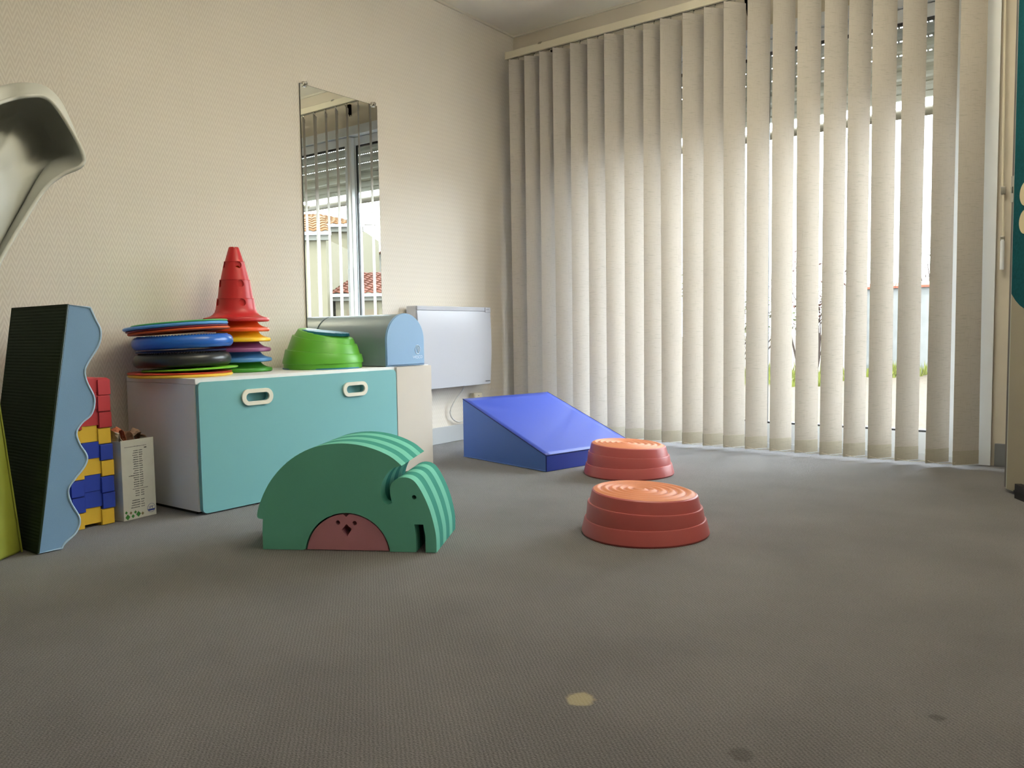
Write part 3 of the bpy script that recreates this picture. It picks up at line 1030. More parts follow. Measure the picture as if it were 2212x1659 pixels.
disc('marker_disc', 'sky blue disc second from the top of the stack', 'disc', 0.190, 0.6865, 0.012, 'd_sky', -0.014, 0.075)
disc('marker_disc', 'green disc lying topmost on the disc stack', 'disc', 0.176, 0.7005, 0.006, 'd_green', 0.0, 0.075)

# ================================================================== RADIATOR, OUTLET, CABLE
rad = thing('panel_radiator', 'white electric panel radiator on the wall beside the blinds', 'radiator', (0.0, -0.735, 0.335))
RW = 0.325
extrude('body', [rrect(-RW, RW, 0.0, 0.468, 0.006, 3)], 0.018, 0.088, 'x', 'rad_side', rad, smooth=40)
pv = []
fvs, ffs = [], []
nseg = 14
for i in range(nseg + 1):
    t = i / nseg
    xx = 0.092 + 0.012 * math.sin(PI * min(1.0, 0.15 + 0.85 * (1 - t)))
    for yy in (-RW + 0.002, RW - 0.002):
        fvs.append((xx, yy, 0.002 + 0.440 * t))
for i in range(nseg):
    ffs.append((2 * i, 2 * i + 1, 2 * i + 3, 2 * i + 2))
k = len(fvs)
for (xx, yy, zz) in list(fvs):
    fvs.append((0.0885, yy, zz))
for i in range(nseg):
    ffs.append((k + 2 * i, k + 2 * i + 2, k + 2 * i + 3, k + 2 * i + 1))
    ffs.append((2 * i, 2 * i + 2, k + 2 * i + 2, k + 2 * i))
    ffs.append((2 * i + 1, k + 2 * i + 1, k + 2 * i + 3, 2 * i + 3))
ffs.append((0, k, k + 1, 1))
ffs.append((2 * nseg, 2 * nseg + 1, k + 2 * nseg + 1, k + 2 * nseg))
pydata('front_panel', fvs, ffs, 'rad', rad, smooth=30)
box('top_strip', (0.0885, -RW + 0.002, 0.4435), (0.098, RW - 0.054, 0.467), 'rad', rad, bev=0.002)
cp = box('control_panel', (0.0885, RW - 0.052, 0.436), (0.101, RW - 0.002, 0.467), 'rad', rad, bev=0.002)
joined_boxes('control_marks', [((0.1012, RW - 0.042, 0.452), (0.1014, RW - 0.032, 0.455)), ((0.1012, RW - 0.028, 0.452), (0.1014, RW - 0.020, 0.455))], 'ink', cp)
joined_boxes('brand_mark', [((0.0985, RW - 0.058, 0.0185), (0.1003, RW - 0.016, 0.0225))], 'ink', rad)
box('wall_bracket', (0.0005, -0.20, 0.06), (0.0178, -0.16, 0.40), 'rad_side', rad)
box('wall_bracket', (0.0005, 0.16, 0.06), (0.0178, 0.20, 0.40), 'rad_side', rad)

out = thing('wall_outlet', 'cream surface mounted socket outlet under the radiator', 'outlet', (0.0, -0.465, 0.195))
box('housing', (0.0005, -0.04, 0.0), (0.035, 0.04, 0.085), 'outlet', out, bev=0.004)
fp = box('face_plate', (0.0352, -0.034, 0.006), (0.038, 0.034, 0.079), 'outlet', out, bev=0.001)
lathe('socket_well', [(0.0, 0.0), (0.016, 0.0), (0.019, 0.0008), (0.0, 0.0008)], 'rail', fp, n=24).matrix_local = Matrix.Translation((0.0381, 0, 0.042)) @ Matrix.Rotation(PI / 2, 4, 'Y')
for (dy, dz) in ((-0.008, 0.042), (0.008, 0.042), (0.0, 0.068), (0.025, 0.020)):
    lathe('pin_hole', [(0.0, 0.0), (0.0026, 0.0), (0.0026, 0.0005), (0.0, 0.0005)], 'dark', fp, n=10).matrix_local = Matrix.Translation((0.0390, dy, dz)) @ Matrix.Rotation(PI / 2, 4, 'Y')
cpath = catmull([(0.03, -0.585, 0.3335), (0.035, -0.62, 0.30), (0.03, -0.68, 0.245), (0.022, -0.712, 0.19), (0.02, -0.695, 0.145), (0.022, -0.645, 0.118), (0.028, -0.59, 0.125), (0.03, -0.555, 0.155), (0.034, -0.535, 0.20), (0.032, -0.515, 0.225), (0.030, -0.506, 0.232)], 8)
tag(tube('power_cable', cpath, 0.0045, 'cable', None, n=8), 'white power cable looping below the radiator', 'cable')

# ================================================================== BLUE WEDGE
aw = math.atan2(-0.147, 0.623)
wd = thing('foam_wedge', 'royal blue vinyl foam wedge ramp on the carpet before the blinds', 'wedge', (0.440, -1.090, 0.0), aw)
WL, WH, WLO, WWD = 0.640, 0.302, 0.074, 0.60
sd = [(0, 0.002), (WL, 0.002), (WL, WLO), (0, WH)]
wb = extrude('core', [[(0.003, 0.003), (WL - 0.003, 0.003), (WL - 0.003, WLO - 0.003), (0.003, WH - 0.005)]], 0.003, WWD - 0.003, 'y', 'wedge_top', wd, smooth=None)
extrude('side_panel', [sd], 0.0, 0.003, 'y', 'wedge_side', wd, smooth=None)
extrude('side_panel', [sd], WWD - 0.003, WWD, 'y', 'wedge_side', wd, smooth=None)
# softly sagging top cover
tvv, tff = [], []
NX, NYY = 20, 18
for j in range(NYY + 1):
    for i in range(NX + 1):
        u, v = i / NX, j / NYY
        z = WH + (WLO - WH) * u
        sag = 0.006 * math.sin(PI * u) * math.sin(PI * v) + 0.004 * math.exp(-((u - 0.12 - 0.25 * v) / 0.06) ** 2) * math.exp(-((v - 0.16) / 0.14) ** 2)
        tvv.append((u * WL, v * WWD, z - sag + 0.0015))
for j in range(NYY):
    for i in range(NX):
        q = j * (NX + 1) + i
        tff.append((q, q + 1, q + NX + 2, q + NX + 1))
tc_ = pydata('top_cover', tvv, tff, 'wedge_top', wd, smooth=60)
sol = tc_.modifiers.new('thick', 'SOLIDIFY')
sol.thickness = 0.003
sol.offset = 1
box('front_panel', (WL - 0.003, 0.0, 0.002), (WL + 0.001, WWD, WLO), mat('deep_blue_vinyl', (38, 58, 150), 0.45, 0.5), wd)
for yy in (0.0, WWD):
    tube('seam', [(0, yy, WH + 0.003), (WL, yy, WLO + 0.003)], 0.0028, 'wedge_seam', wd, n=6)
tube('seam', [(WL, 0, WLO + 0.003), (WL, WWD, WLO + 0.003)], 0.0028, 'wedge_seam', wd, n=6)
tube('seam', [(WL, 0, 0.004), (WL, 0, WLO)], 0.0028, 'wedge_seam', wd, n=6)
tube('seam', [(0, 0, 0.004), (WL, 0, 0.004)], 0.0028, 'wedge_side', wd, n=6)

# ================================================================== FOAM ELEPHANT AND CHICK
au = math.atan2(0.49259822, 0.87025686)
ele = thing('foam_elephant', 'striped green layered foam elephant arched over a pink foam chick', 'foam toy', (1.078, -2.800, 0.0), au)
back = catmull([(0.003, 0.094), (-0.015, 0.101), (-0.006, 0.141), (0.023, 0.200), (0.063, 0.249), (0.112, 0.288), (0.173, 0.316), (0.242, 0.327), (0.304, 0.324), (0.360, 0.310), (0.408, 0.288), (0.441, 0.261)], 4)
ear = catmull([(0.441, 0.261), (0.424, 0.257), (0.405, 0.247), (0.387, 0.224), (0.377, 0.198), (0.375, 0.172), (0.383, 0.151), (0.397, 0.144), (0.409, 0.149)], 4)[1:]
ear2 = catmull([(0.409, 0.149), (0.404, 0.173), (0.4035, 0.191), (0.409, 0.208), (0.424, 0.221), (0.446, 0.2265), (0.468, 0.222), (0.486, 0.206), (0.506, 0.171), (0.523, 0.129), (0.535, 0.084), (0.541, 0.045), (0.541, 0.001)], 4)[1:]
trunk = [(0.508, 0.001), (0.508, 0.050), (0.503, 0.085), (0.475, 0.085), (0.479, 0.050), (0.479, 0.001), (0.399, 0.001)]
arch = [(0.267 + 0.133 * math.cos(t), -0.014 + 0.131 * math.sin(t)) for t in [math.radians(8 + 164 * i / 28) for i in range(29)]]
outline = [(0.0, 0.054)] + back + ear + ear2 + trunk + [(q[0], max(0.001, q[1])) for q in arch] + [(0.126, 0.001), (0.0, 0.001)]
clean = []
for q in outline:
    if not clean or (abs(q[0] - clean[-1][0]) + abs(q[1] - clean[-1][1])) > 0.0012:
        clean.append(q)
LT = 0.048
eye = circ(0.4765, 0.167, 0.0068, 18)[::-1]
for k in range(6):
    mt = 'mint' if k % 2 == 0 else 'sea'
    loops = [clean, eye] if k == 0 else [clean]
    extrude('foam_layer', loops, 0.0003 + LT * k, LT * (k + 1) - 0.0003, 'y', mt, ele, smooth=32)
chick = thing('foam_chick', 'pink half round foam chick nested under the green elephant', 'foam toy', (1.078, -2.800, 0.0), au)
cprof = [(0.267 + 0.1285 * math.cos(t), -0.014 + 0.1265 * math.sin(t)) for t in [math.radians(7.5 + 165 * i / 30) for i in range(31)]]
cprof = [(a, max(0.001, b)) for a, b in cprof]
top_i = min(range(len(cprof)), key=lambda i: abs(cprof[i][0] - 0.264))
tx, tz = cprof[top_i]
cprof = cprof[:top_i] + [(0.2735, tz - 0.0005), (0.2645, tz - 0.0085), (0.2555, tz - 0.0008)] + cprof[top_i + 1:]
beak = [(0.265, 0.082), (0.249, 0.064), (0.266, 0.044), (0.281, 0.066)]
LC = 0.048
extrude('foam_layer', [cprof, circ(0.2385, 0.0862, 0.0068, 16)[::-1], circ(0.2905, 0.085, 0.0068, 16)[::-1], beak], 0.004, LC, 'y', 'pink', chick, smooth=32)
for k in range(1, 6):
    extrude('foam_layer', [cprof], LC * k + 0.0003, min(LC * (k + 1), 0.284) - 0.0003, 'y', 'pink', chick, smooth=32)

# ================================================================== LEFT CORNER
# toy bricks
BX0, BX1, BY0, BY1, UH = 0.03, 0.345, -3.026, -2.876, 0.0567
bprof = [(BY0, 0.0), (BY0 + 0.045, 0.0), (BY0 + 0.045, 0.012), (BY1 - 0.045, 0.012), (BY1 - 0.045, 0.0), (BY1, 0.0), (BY1, UH - 0.0006), (BY1 - 0.0455, UH - 0.0006), (BY1 - 0.0455, UH + 0.0110), (BY0 + 0.0455, UH + 0.0110), (BY0 + 0.0455, UH - 0.0006), (BY0, UH - 0.0006)]
order = [('yellow', 'bottom yellow plastic building brick standing on the carpet'), ('blue', 'lower blue plastic brick just above the bottom yellow one'), ('blue', 'upper brick of the two adjoining blue ones'),
         ('yellow', 'yellow plastic brick with a blue brick above and below'), ('blue', 'single blue plastic brick between two yellow bricks'), ('yellow', 'topmost yellow plastic brick just beneath the red bricks'),
         ('red', 'lowest red plastic brick resting on a yellow one'), ('red', 'middle red plastic brick in the stack'), ('red', 'topmost red plastic brick of the stack')]
cyc = (BY0 + BY1) / 2
bme = None
for k, (c, lab) in enumerate(order):
    sh = (0.003 * ((k * 37) % 5 - 2) / 2, 0.0015 * ((k * 23) % 5 - 2))
    root = thing('plastic_brick', lab, 'toy brick', (BX1 + sh[0], cyc + sh[1], UH * k + 0.0003), 0.06, 'stacked plastic building bricks')
    pr = [(a - cyc, b) for a, b in bprof]
    if k == len(order) - 1:
        pr = pr[:6] + [(BY1 - cyc, UH - 0.003), (BY1 - cyc - 0.010, UH + 0.004), (BY0 - cyc + 0.01, UH + 0.004), (BY0 - cyc, UH - 0.003)]
    b1 = extrude('brick_body', [pr], -(BX1 - BX0), -0.006, 'x', 'brick_' + c, root, smooth=None)
    for (ya, yb) in ((BY0 - cyc, BY0 - cyc + 0.0445), (BY1 - cyc - 0.0445, BY1 - cyc)):
        box('corner_post', (-0.0055, ya, 0.001), (0.0, yb, UH - 0.002), 'brick_' + c, root, bev=0.0015)

# carton of old newspapers
bx = thing('carton_box', 'white printed carton of old newspapers between the bricks and the bench', 'box', (0.343, -2.7885, 0.0), 0.14)
BW, BD, BH = 0.066, 0.235, 0.288
fro = box('front_side', (-0.003, -BW, 0.001), (0.0, BW, BH), 'carton', bx, bev=0.0006)
box('side', (-BD, -BW, 0.001), (-0.003, -BW + 0.003, BH - 0.003), 'carton', bx)
box('side', (-BD, BW - 0.003, 0.001), (-0.003, BW, BH - 0.002), 'carton', bx)
box('back_side', (-BD, -BW + 0.003, 0.001), (-BD + 0.003, BW - 0.003, BH - 0.004), 'carton', bx)
box('bottom', (-BD + 0.003, -BW + 0.003, 0.001), (-0.003, BW - 0.003, 0.004), 'carton', bx)


def words(z, a0, a1, h=0.0032, n=None):
    """short dark word blocks along one printed line"""
    out = []
    a = a0
    while a < a1 - 0.002:
        w = min(random.uniform(0.004, 0.009), a1 - a)
        hh = h * random.uniform(0.7, 1.0)
        out.append(((0.0001, a, z), (0.0004, a + w, z + hh)))
        a += w + 0.0007
    return out


prn = []
z = 0.246
prn += words(0.262, -0.052, 0.036, 0.0022)
for i in range(17):
    L0 = {11: 0.042}.get(i, random.uniform(0.018, 0.024))
    prn += words(z, 0.0 - L0 + 0.002, 0.001)
    prn += words(z, 0.004, 0.018)
    z -= 0.0081
prn += words(z, -0.026, 0.036, 0.0022)
z -= 0.0085
for i in range(3):
    prn += words(z, -0.016 - 0.003 * i * 0, 0.001)
    prn += words(z, 0.006, 0.019)
    z -= 0.0082
z -= 0.008
for i in range(4):
    prn += words(z, -0.030 - 0.002 * i, 0.001)
    prn += words(z, 0.005, 0.019)
    z -= 0.0085
joined_boxes('printed_lines', prn, 'ink', fro)
joined_boxes('printed_bar', [((0.0001, 0.026, 0.2535), (0.0004, 0.036, 0.2565))], 'ink_black', fro)
# round emblem
ez, ea, er = 0.029, 0.0455, 0.0165
em = extrude('emblem_ring', [circ(ea, ez, er, 32), circ(ea, ez, er - 0.0011, 32)[::-1]], 0.0001, 0.0004, 'x', 'ink_blue', fro, smooth=None)
seg_ = [(ea + (er - 0.0008) * math.cos(t), ez + (er - 0.0008) * math.sin(t)) for t in [math.radians(198 + 144 * i / 16) for i in range(17)]]
seg_ = [q for q in seg_ if q[1] > ez - 0.0112]
extrude('emblem_band', [[(ea - 0.0150, ez - 0.0035), (ea - 0.0112, ez - 0.0100), (ea + 0.0112, ez - 0.0100), (ea + 0.0150, ez - 0.0035)]], 0.0001, 0.0004, 'x', 'ink_blue', fro, smooth=None)
joined_boxes('emblem_letters', [((0.0001, ea - 0.009, ez - 0.002), (0.0004, ea - 0.0075, ez + 0.007)), ((0.0001, ea - 0.004, ez - 0.002), (0.0004, ea - 0.0025, ez + 0.007)), ((0.0001, ea - 0.0025, ez + 0.0055), (0.0004, ea + 0.0015, ez + 0.007)), ((0.0001, ea + 0.0000, ez + 0.0015), (0.0004, ea + 0.0015, ez + 0.0055)), ((0.0001, ea + 0.004, ez - 0.002), (0.0004, ea + 0.0055, ez + 0.007)), ((0.0001, ea + 0.0055, ez + 0.0055), (0.0004, ea + 0.0095, ez + 0.007))], 'ink_blue', fro)
for (da, dz, rr, mm_) in ((-0.056, 0.030, 0.0055, 'ink_green'), (-0.051, 0.013, 0.0095, 'ink_green'), (-0.038, 0.026, 0.0055, 'ink_brown'), (-0.030, 0.013, 0.0065, 'ink_green'), (-0.020, 0.026, 0.0055, 'ink_green'), (-0.008, 0.017, 0.0095, 'ink_green'), (0.009, 0.016, 0.0058, 'ink_brown')):
    extrude('printed_diamond', [[(da - rr, dz), (da, dz - rr * 1.1), (da + rr, dz), (da, dz + rr * 1.1)]], 0.0001, 0.0004, 'x', mm_, fro, smooth=None)


def crumple(name, label, pts, material, loc):
    base = catmull(pts, 3)
    vs, fs = [], []
    n = len(base)
    for k in range(5):
        for i, (a, b) in enumerate(base):
            vs.append((-0.05 + 0.018 * k + 0.008 * math.sin(5 * a * 40 + k * 2.1), a + 0.004 * math.sin(k * 1.7 + i), b - 0.006 * abs(2 - k) + 0.004 * math.sin(i * 1.3 + k)))
    for k in range(4):
        for i in range(n - 1):
            q = k * n + i
            fs.append((q, q + 1, q + n + 1, q + n))
    o = pydata(name, vs, fs, material, None, loc)
    o.rotation_euler = (0, 0, 0.14)
    sl_ = o.modifiers.new('thick', 'SOLIDIFY')
    sl_.thickness = 0.0012
    tag(o, label, 'newspaper', 'old newspapers in the carton')
    return o


crumple('newspaper', 'white folded newspaper corner sticking out left of the carton', [(-0.058, 0.20), (-0.060, 0.27), (-0.058, 0.326), (-0.046, 0.305), (-0.030, 0.285), (-0.018, 0.22)], 'news', (0.300, -2.794, 0.0))
crumple('newspaper', 'red and white newspaper page standing in the carton', [(-0.036, 0.20), (-0.034, 0.29), (-0.026, 0.322), (-0.006, 0.326), (0.004, 0.30), (0.006, 0.22)], 'news_red', (0.255, -2.802, 0.0))
crumple('newspaper', 'brown crumpled newspaper at the right of the carton', [(0.002, 0.20), (0.006, 0.29), (0.014, 0.312), (0.032, 0.318), (0.046, 0.306), (0.056, 0.288), (0.056, 0.22)], mat('newsprint_brown', (160, 136, 118), 0.9, 0.1, noise=0.3, nscale=60), (0.285, -2.788, 0.0))

# wave pad standing on its end
wv = thing('wave_pad', 'soft light blue foam wave pad with dark ribbed base standing on its end', 'foam pad', (0.55, -3.2, 0.0))
wave_edge = catmull([(-3.030, 0.748), (-3.016, 0.712), (-3.001, 0.675), (-3.009, 0.631), (-3.038, 0.587), (-3.056, 0.553), (-3.052, 0.515), (-3.031, 0.461), (-3.042, 0.413), (-3.074, 0.386), (-3.0915, 0.357), (-3.083, 0.320), (-3.0635, 0.281), (-3.071, 0.250), (-3.103, 0.214), (-3.124, 0.183), (-3.119, 0.142), (-3.095, 0.086), (-3.107, 0.046), (-3.143, 0.018), (-3.154, 0.002)], 5)
wo = [(a + 3.2, b) for a, b in ([(-3.221, 0.002), (-3.097, 0.757)] + wave_edge)]
extrude('core', [wo], -0.398, -0.004, 'x', 'wave_side', wv, smooth=35)
sp_ = extrude('side_panel', [[(a * 0.99 - 0.0, b) for a, b in wo]], -0.004, 0.0, 'x', 'wave_side', wv, smooth=35)
tube('piping', [(0.0, a, max(0.004, b)) for a, b in wo], 0.0034, 'wave_pipe', wv, closed=True, n=8)
base_dir = Vector((0, 0.124, 0.755)).normalized()
nrm = Vector((0, -base_dir.z, base_dir.y))
p0 = Vector((0, -0.021, 0.002))
vs, fs = [], []
nr = 150
for i in range(nr + 1):
    s = 0.765 * i / nr
    q = p0 + base_dir * s + nrm * (0.0015 + 0.0012 * (i % 2))
    vs += [(-0.398, q.y, max(0.0015, q.z)), (-0.001, q.y, max(0.0015, q.z))]
for i in range(nr):
    fs.append((2 * i, 2 * i + 1, 2 * i + 3, 2 * i + 2))
gb = pydata('grip_base', vs, fs, 'wave_base', wv)
tube('edge_binding', [(0.0, -0.021, 0.004), (0.0, 0.103, 0.757), (-0.398, 0.103, 0.757), (-0.398, -0.021, 0.004)], 0.004, 'wave_base', wv, n=6)

# olive foam block at the left frame edge
ob_ = thing('foam_block', 'olive green vinyl foam block leaning at the lower left frame edge', 'foam block', (0.475, -3.236, 0.0), math.atan2(-0.81, 0.58))
ov = [(0, 0, 0.001), (0.5, 0, 0.001), (0.5, -0.13, 0.001), (0, -0.13, 0.001), (0.060, -0.02, 0.62), (0.545, -0.02, 0.62), (0.545, -0.11, 0.62), (0.060, -0.11, 0.62)]
cb = pydata('block_body', ov, BOXF, 'olive', ob_)
bevel(cb, 0.008, 3)
tube('piping', [ov[0], ov[4]], 0.003, 'olive', ob_, n=6)
tube('piping', [ov[4], ov[5]], 0.003, 'olive', ob_, n=6)

# pale grey moulded shell, upper left
sh = thing('moulded_shell', 'pale grey moulded plastic shell with a rolled rim at the upper left frame edge', 'plastic shell', (1.35, -4.15, 0.0))
o0 = Vector((1.35, -4.15, 0.0))
rim = [(1.301, -3.65, 1.071), (1.05, -3.452, 1.202), (1.025, -3.38, 1.238), (1.012, -3.327, 1.244), (1.022, -3.287, 1.186), (1.055, -3.269, 1.097), (1.043, -3.319, 1.057), (1.045, -3.358, 1.021), (1.065, -3.411, 0.949), (1.116, -3.496, 0.829), (1.206, -3.589, 0.696)]
ap = [(1.218, -3.62, 1.13), (0.971, -3.419, 1.26), (0.943, -3.349, 1.289), (0.933, -3.294, 1.289), (0.937, -3.257, 1.243), (0.964, -3.246, 1.14), (0.977, -3.302, 1.1), (0.992, -3.344, 1.057), (1.026, -3.401, 0.974), (1.076, -3.486, 0.85), (1.164, -3.582, 0.713)]
b2 = [(1.114, -3.589, 1.085), (0.872, -3.385, 1.193), (0.837, -3.321, 1.221), (0.818, -3.275, 1.205), (0.812, -3.245, 1.166), (0.878, -3.248, 1.137), (0.945, -3.314, 1.093), (0.969, -3.35, 1.05), (1.009, -3.408, 0.966), (1.069, -3.492, 0.841), (1.156, -3.588, 0.707)]
b3 = [(1.577, -3.753, 0.939), (1.241, -3.558, 1.028), (1.162, -3.506, 1.052), (1.116, -3.474, 1.054), (1.085, -3.454, 1.049), (1.071, -3.444, 1.035), (1.086, -3.456, 1.013), (1.117, -3.479, 0.986), (1.181, -3.524, 0.928), (1.311, -3.611, 0.814), (1.463, -3.704, 0.695)]
cen_xyz = (1.511, -3.72, 0.897)
nh = Vector((rim[5][0] - cen_xyz[0], rim[5][1] - cen_xyz[1], 0)).normalized()
cen = Vector(cen_xyz)


def other_half(q):
    q = Vector(q)
    return q - nh * (1.45 * (q - cen).dot(nh))


rows = []
for r in (rim, ap, b2, b3):
    loop = [tuple(q) for q in r] + [tuple(other_half(q)) for q in reversed(r)]
    rows.append(catmull(loop, 6, True))
N = len(rows[0])
grid = []
for i in range(N):
    a, b, c, d = (Vector(rows[k][i]) for k in range(4))
    grid.append(catmull([tuple(a), tuple(b), tuple(c), tuple(d), tuple(d.lerp(cen, 0.6)), tuple(cen)], 5))
Kc = len(grid[0])
vs = [Vector(q) - o0 for colp in grid for q in colp]
fs = []
for i in range(N):
    j = (i + 1) % N
    for k in range(Kc - 1):
        fs.append((i * Kc + k, i * Kc + k + 1, j * Kc + k + 1, j * Kc + k))
shell = pydata('shell_body', vs, fs, 'shell', sh, smooth=60)
sm_ = shell.modifiers.new('thick', 'SOLIDIFY')
sm_.thickness = 0.004
sm_.offset = 0
tube('rolled_rim', [Vector(q) - o0 for q in rows[0]], 0.005, 'shell', sh, n=10, closed=True)
foot = cen - o0
tube('pedestal', [(foot.x, foot.y, foot.z - 0.01), (foot.x * 0.6, foot.y * 0.6, 0.62), (foot.x * 0.2, foot.y * 0.2, 0.3), (0.0, 0.0, 0.1), (0.0, 0.0, 0.02)], 0.022, 'chrome', sh, n=14)
lathe('base', [(0.0, 0.0), (0.16, 0.0), (0.16, 0.01), (0.05, 0.022), (0.0, 0.022)], 'shell', sh, n=40)

tag(lathe('wall_nail', [(0.0, 0.0), (0.003, 0.0), (0.003, 0.006), (0.0, 0.007)], 'dark', None, None, n=10), 'tiny dark nail high on the zigzag wallpaper', 'nail')
bpy.data.objects['wall_nail'].matrix_world = Matrix.Translation((0.0005, -1.985, 2.26)) @ Matrix.Rotation(PI / 2, 4, 'Y')

# ================================================================== OUTSIDE
GZ = -0.12
struct(box('ground_outside', (-40, 0.3, GZ - 0.3), (60, 70, GZ), 'gravel'), 'pale gravel ground outside')
# roller shutter
rs = thing('roller_shutter', 'half raised perforated white roller shutter outside the glass door', 'shutter', (0, 0.15, 0))


def shutter_slat_mesh(holes):
    """one curved slat with a row of slots along its top edge"""
    x0, x1 = OX0 + 0.005, OX1 - 0.005
    vs, fs = [], []
    prof = [(0.0, 0.0), (0.006, 0.010), (0.0075, 0.027), (0.006, 0.044), (0.0, 0.054)]
    for (yy, zz) in prof:
        vs += [(x0, -yy, zz), (x1, -yy, zz)]
    for i in range(len(prof) - 1):
        fs.append((2 * i, 2 * i + 1, 2 * i + 3, 2 * i + 2))
    if holes:
        pitch, w = 0.022, 0.013
        x = x0
        k = len(vs)
        while x < x1:
            xe = min(x + pitch - w, x1)
            vs += [(x, 0.0, 0.054), (xe, 0.0, 0.054), (xe, 0.0, 0.0605), (x, 0.0, 0.0605)]
            fs.append((k, k + 1, k + 2, k + 3))
            k += 4
            x += pitch
        vs += [(x0, 0.0, 0.0605), (x1, 0.0, 0.0605), (x1, 0.0, 0.0682), (x0, 0.0, 0.0682)]
    else:
        k = len(vs)
        vs += [(x0, 0.0, 0.054), (x1, 0.0, 0.054), (x1, 0.0, 0.0682), (x0, 0.0, 0.0682)]
    k = len(vs) - 4
    fs.append((k, k + 1, k + 2, k + 3))
    me = bpy.data.meshes.new('shutter_slat')
    me.from_pydata(vs, [], fs)
    me.materials.append(M['shutter'])
    return me


sh_open, sh_shut = shutter_slat_mesh(True), shutter_slat_mesh(False)
for k in range(6):
    z = 1.7975 + 0.0682 * k
    o = bpy.data.objects.new('shutter_slat', sh_open if k >= 2 else sh_shut)
    COL.objects.link(o)
    o.parent = rs
    o.location = (0, 0, z)
    s_ = o.modifiers.new('thick', 'SOLIDIFY')
    s_.thickness = 0.006
    s_.offset = -1
box('end_slat', (OX0 + 0.005, -0.009, 1.768), (OX1 - 0.005, 0.008, 1.797), 'shutter', rs, bev=0.002)
# awning bar with arms
aw_ = thing('awning_frame', 'cream metal awning bar with folding arms outside the window', 'awning frame', (0, 0.3, 0))
tube('front_bar', [(0.4, 0.50, 1.855), (2.2, 0.50, 1.858), (4.2, 0.52, 1.868)], 0.028, 'ext_bar', aw_, n=10)
tube('arm', [(3.05, 0.50, 1.868), (4.05, 0.02, 2.06)], 0.022, 'ext_bar', aw_, n=10)
tube('arm', [(0.62, 0.50, 1.858), (0.30, 0.02, 2.06)], 0.022, 'ext_bar', aw_, n=10)

# garden wall with tile coping
gw = thing('garden_wall', 'white rendered garden wall with orange tile coping', 'garden wall', (0, 10.0, GZ))
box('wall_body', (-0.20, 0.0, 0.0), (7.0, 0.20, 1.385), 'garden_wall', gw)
box('footing', (-0.22, -0.05, 0.0), (7.0, 0.0, 0.13), 'concrete', gw)
cme = None
xx = -0.24
while xx < 7.0:
    if cme is None:
        c = extrude('coping_tile', [[(-0.05, 1.3855), (0.25, 1.3855), (0.25, 1.42), (0.10, 1.485), (-0.05, 1.42)]], 0.0, 0.295, 'x', 'coping', gw, smooth=None)
        cme = c.data
    else:
        c = bpy.data.objects.new('coping_tile', cme)
        COL.objects.link(c)
        c.parent = gw
    # the shared profile is in local (y, z)
    c.location = (xx, 0, 0)
    xx += 0.30
tag(box('path_edging', (-6, 2.15, GZ), (8, 2.21, GZ + 0.012), 'concrete'), 'thin concrete edging strip across the gravel', 'edging')

# grass strip (nobody could count it)
bm = bmesh.new()
for i in range(2600):
    x = random.uniform(-5.0, 0.9)
    y = random.uniform(6.2, 9.7) if x < 0.2 else random.uniform(8.6, 9.8)
    hgt = random.uniform(0.04, 0.16) * (1.5 if y > 9 else 1)
    a = random.uniform(0, PI)
    w = 0.02
    dx, dy = w * math.cos(a), w * math.sin(a)
    v1 = bm.verts.new((x - dx, y - dy, GZ))
    v2 = bm.verts.new((x + dx, y + dy, GZ))
    v3 = bm.verts.new((x + random.uniform(-0.05, 0.05), y + random.uniform(-0.05, 0.05), GZ + hgt))
    bm.faces.new((v1, v2, v3))
me = bpy.data.meshes.new('grass')
bm.to_mesh(me)
bm.free()
go = link('grass', me, 'grass')
go['kind'] = 'stuff'
go['label'] = 'yellow green weeds and grass along the garden wall'
go['category'] = 'grass'


# bare shrubs and branches
def shrub(name, label, loc, height, spread, n, material, leaves=0, leafmat='leaf'):
    t = thing(name, label, 'shrub', loc, 0.0, 'shrubs beyond the garden wall')
    V, F = [], []

    def branch(p, d, L, r, depth):
        pts = [p]
        q = p
        for s in range(4):
            d = (d + Vector((random.uniform(-0.25, 0.25), random.uniform(-0.25, 0.25), random.uniform(-0.05, 0.2)))).normalized()
            q = q + d * (L / 4)
            pts.append(q)
        v, f = tube_data(pts, r, 4, taper=r * 0.5)
        k = len(V)
        V.extend(v)
        F.extend([tuple(k + i for i in ff) for ff in f])
        tips.append(q)
        if depth > 0:
            for _ in range(3):
                b = random.choice(pts[1:])
                branch(b, (d + Vector((random.uniform(-1, 1), random.uniform(-1, 1), random.uniform(0, 0.7)))).normalized(), L * 0.55, r * 0.55, depth - 1)
    tips = []
    for i in range(n):
        a = 2 * PI * i / n
        branch(Vector((spread * 0.2 * math.cos(a), spread * 0.2 * math.sin(a), 0)), Vector((spread * math.cos(a), spread * math.sin(a), height)).normalized(), height * 0.75, 0.02, 3)
    me = bpy.data.meshes.new('branches')
    me.from_pydata([tuple(v) for v in V], [], F)
    link('branches', me, material, t)
    if leaves:
        bm = bmesh.new()
        for i in range(leaves):
            tp = random.choice(tips) + Vector((random.gauss(0, 0.1), random.gauss(0, 0.1), random.gauss(0, 0.1)))
            tp.z = max(0.02, tp.z)
            s = random.uniform(0.02, 0.05)
            mtx = Matrix.Translation(tp) @ Matrix.Rotation(random.uniform(0, 6), 4, Vector((random.random(), random.random(), random.random() + 0.01)).normalized())
            vv = [bm.verts.new(mtx @ Vector(q)) for q in ((-s, 0, 0), (0, -s * 0.5, 0), (s, 0, 0), (0, s * 0.5, 0))]
            bm.faces.new(vv)
        me = bpy.data.meshes.new('foliage')
        bm.to_mesh(me)
        bm.free()
        lf = link('foliage', me, leafmat, t)
        lf['kind'] = 'stuff'
    return t


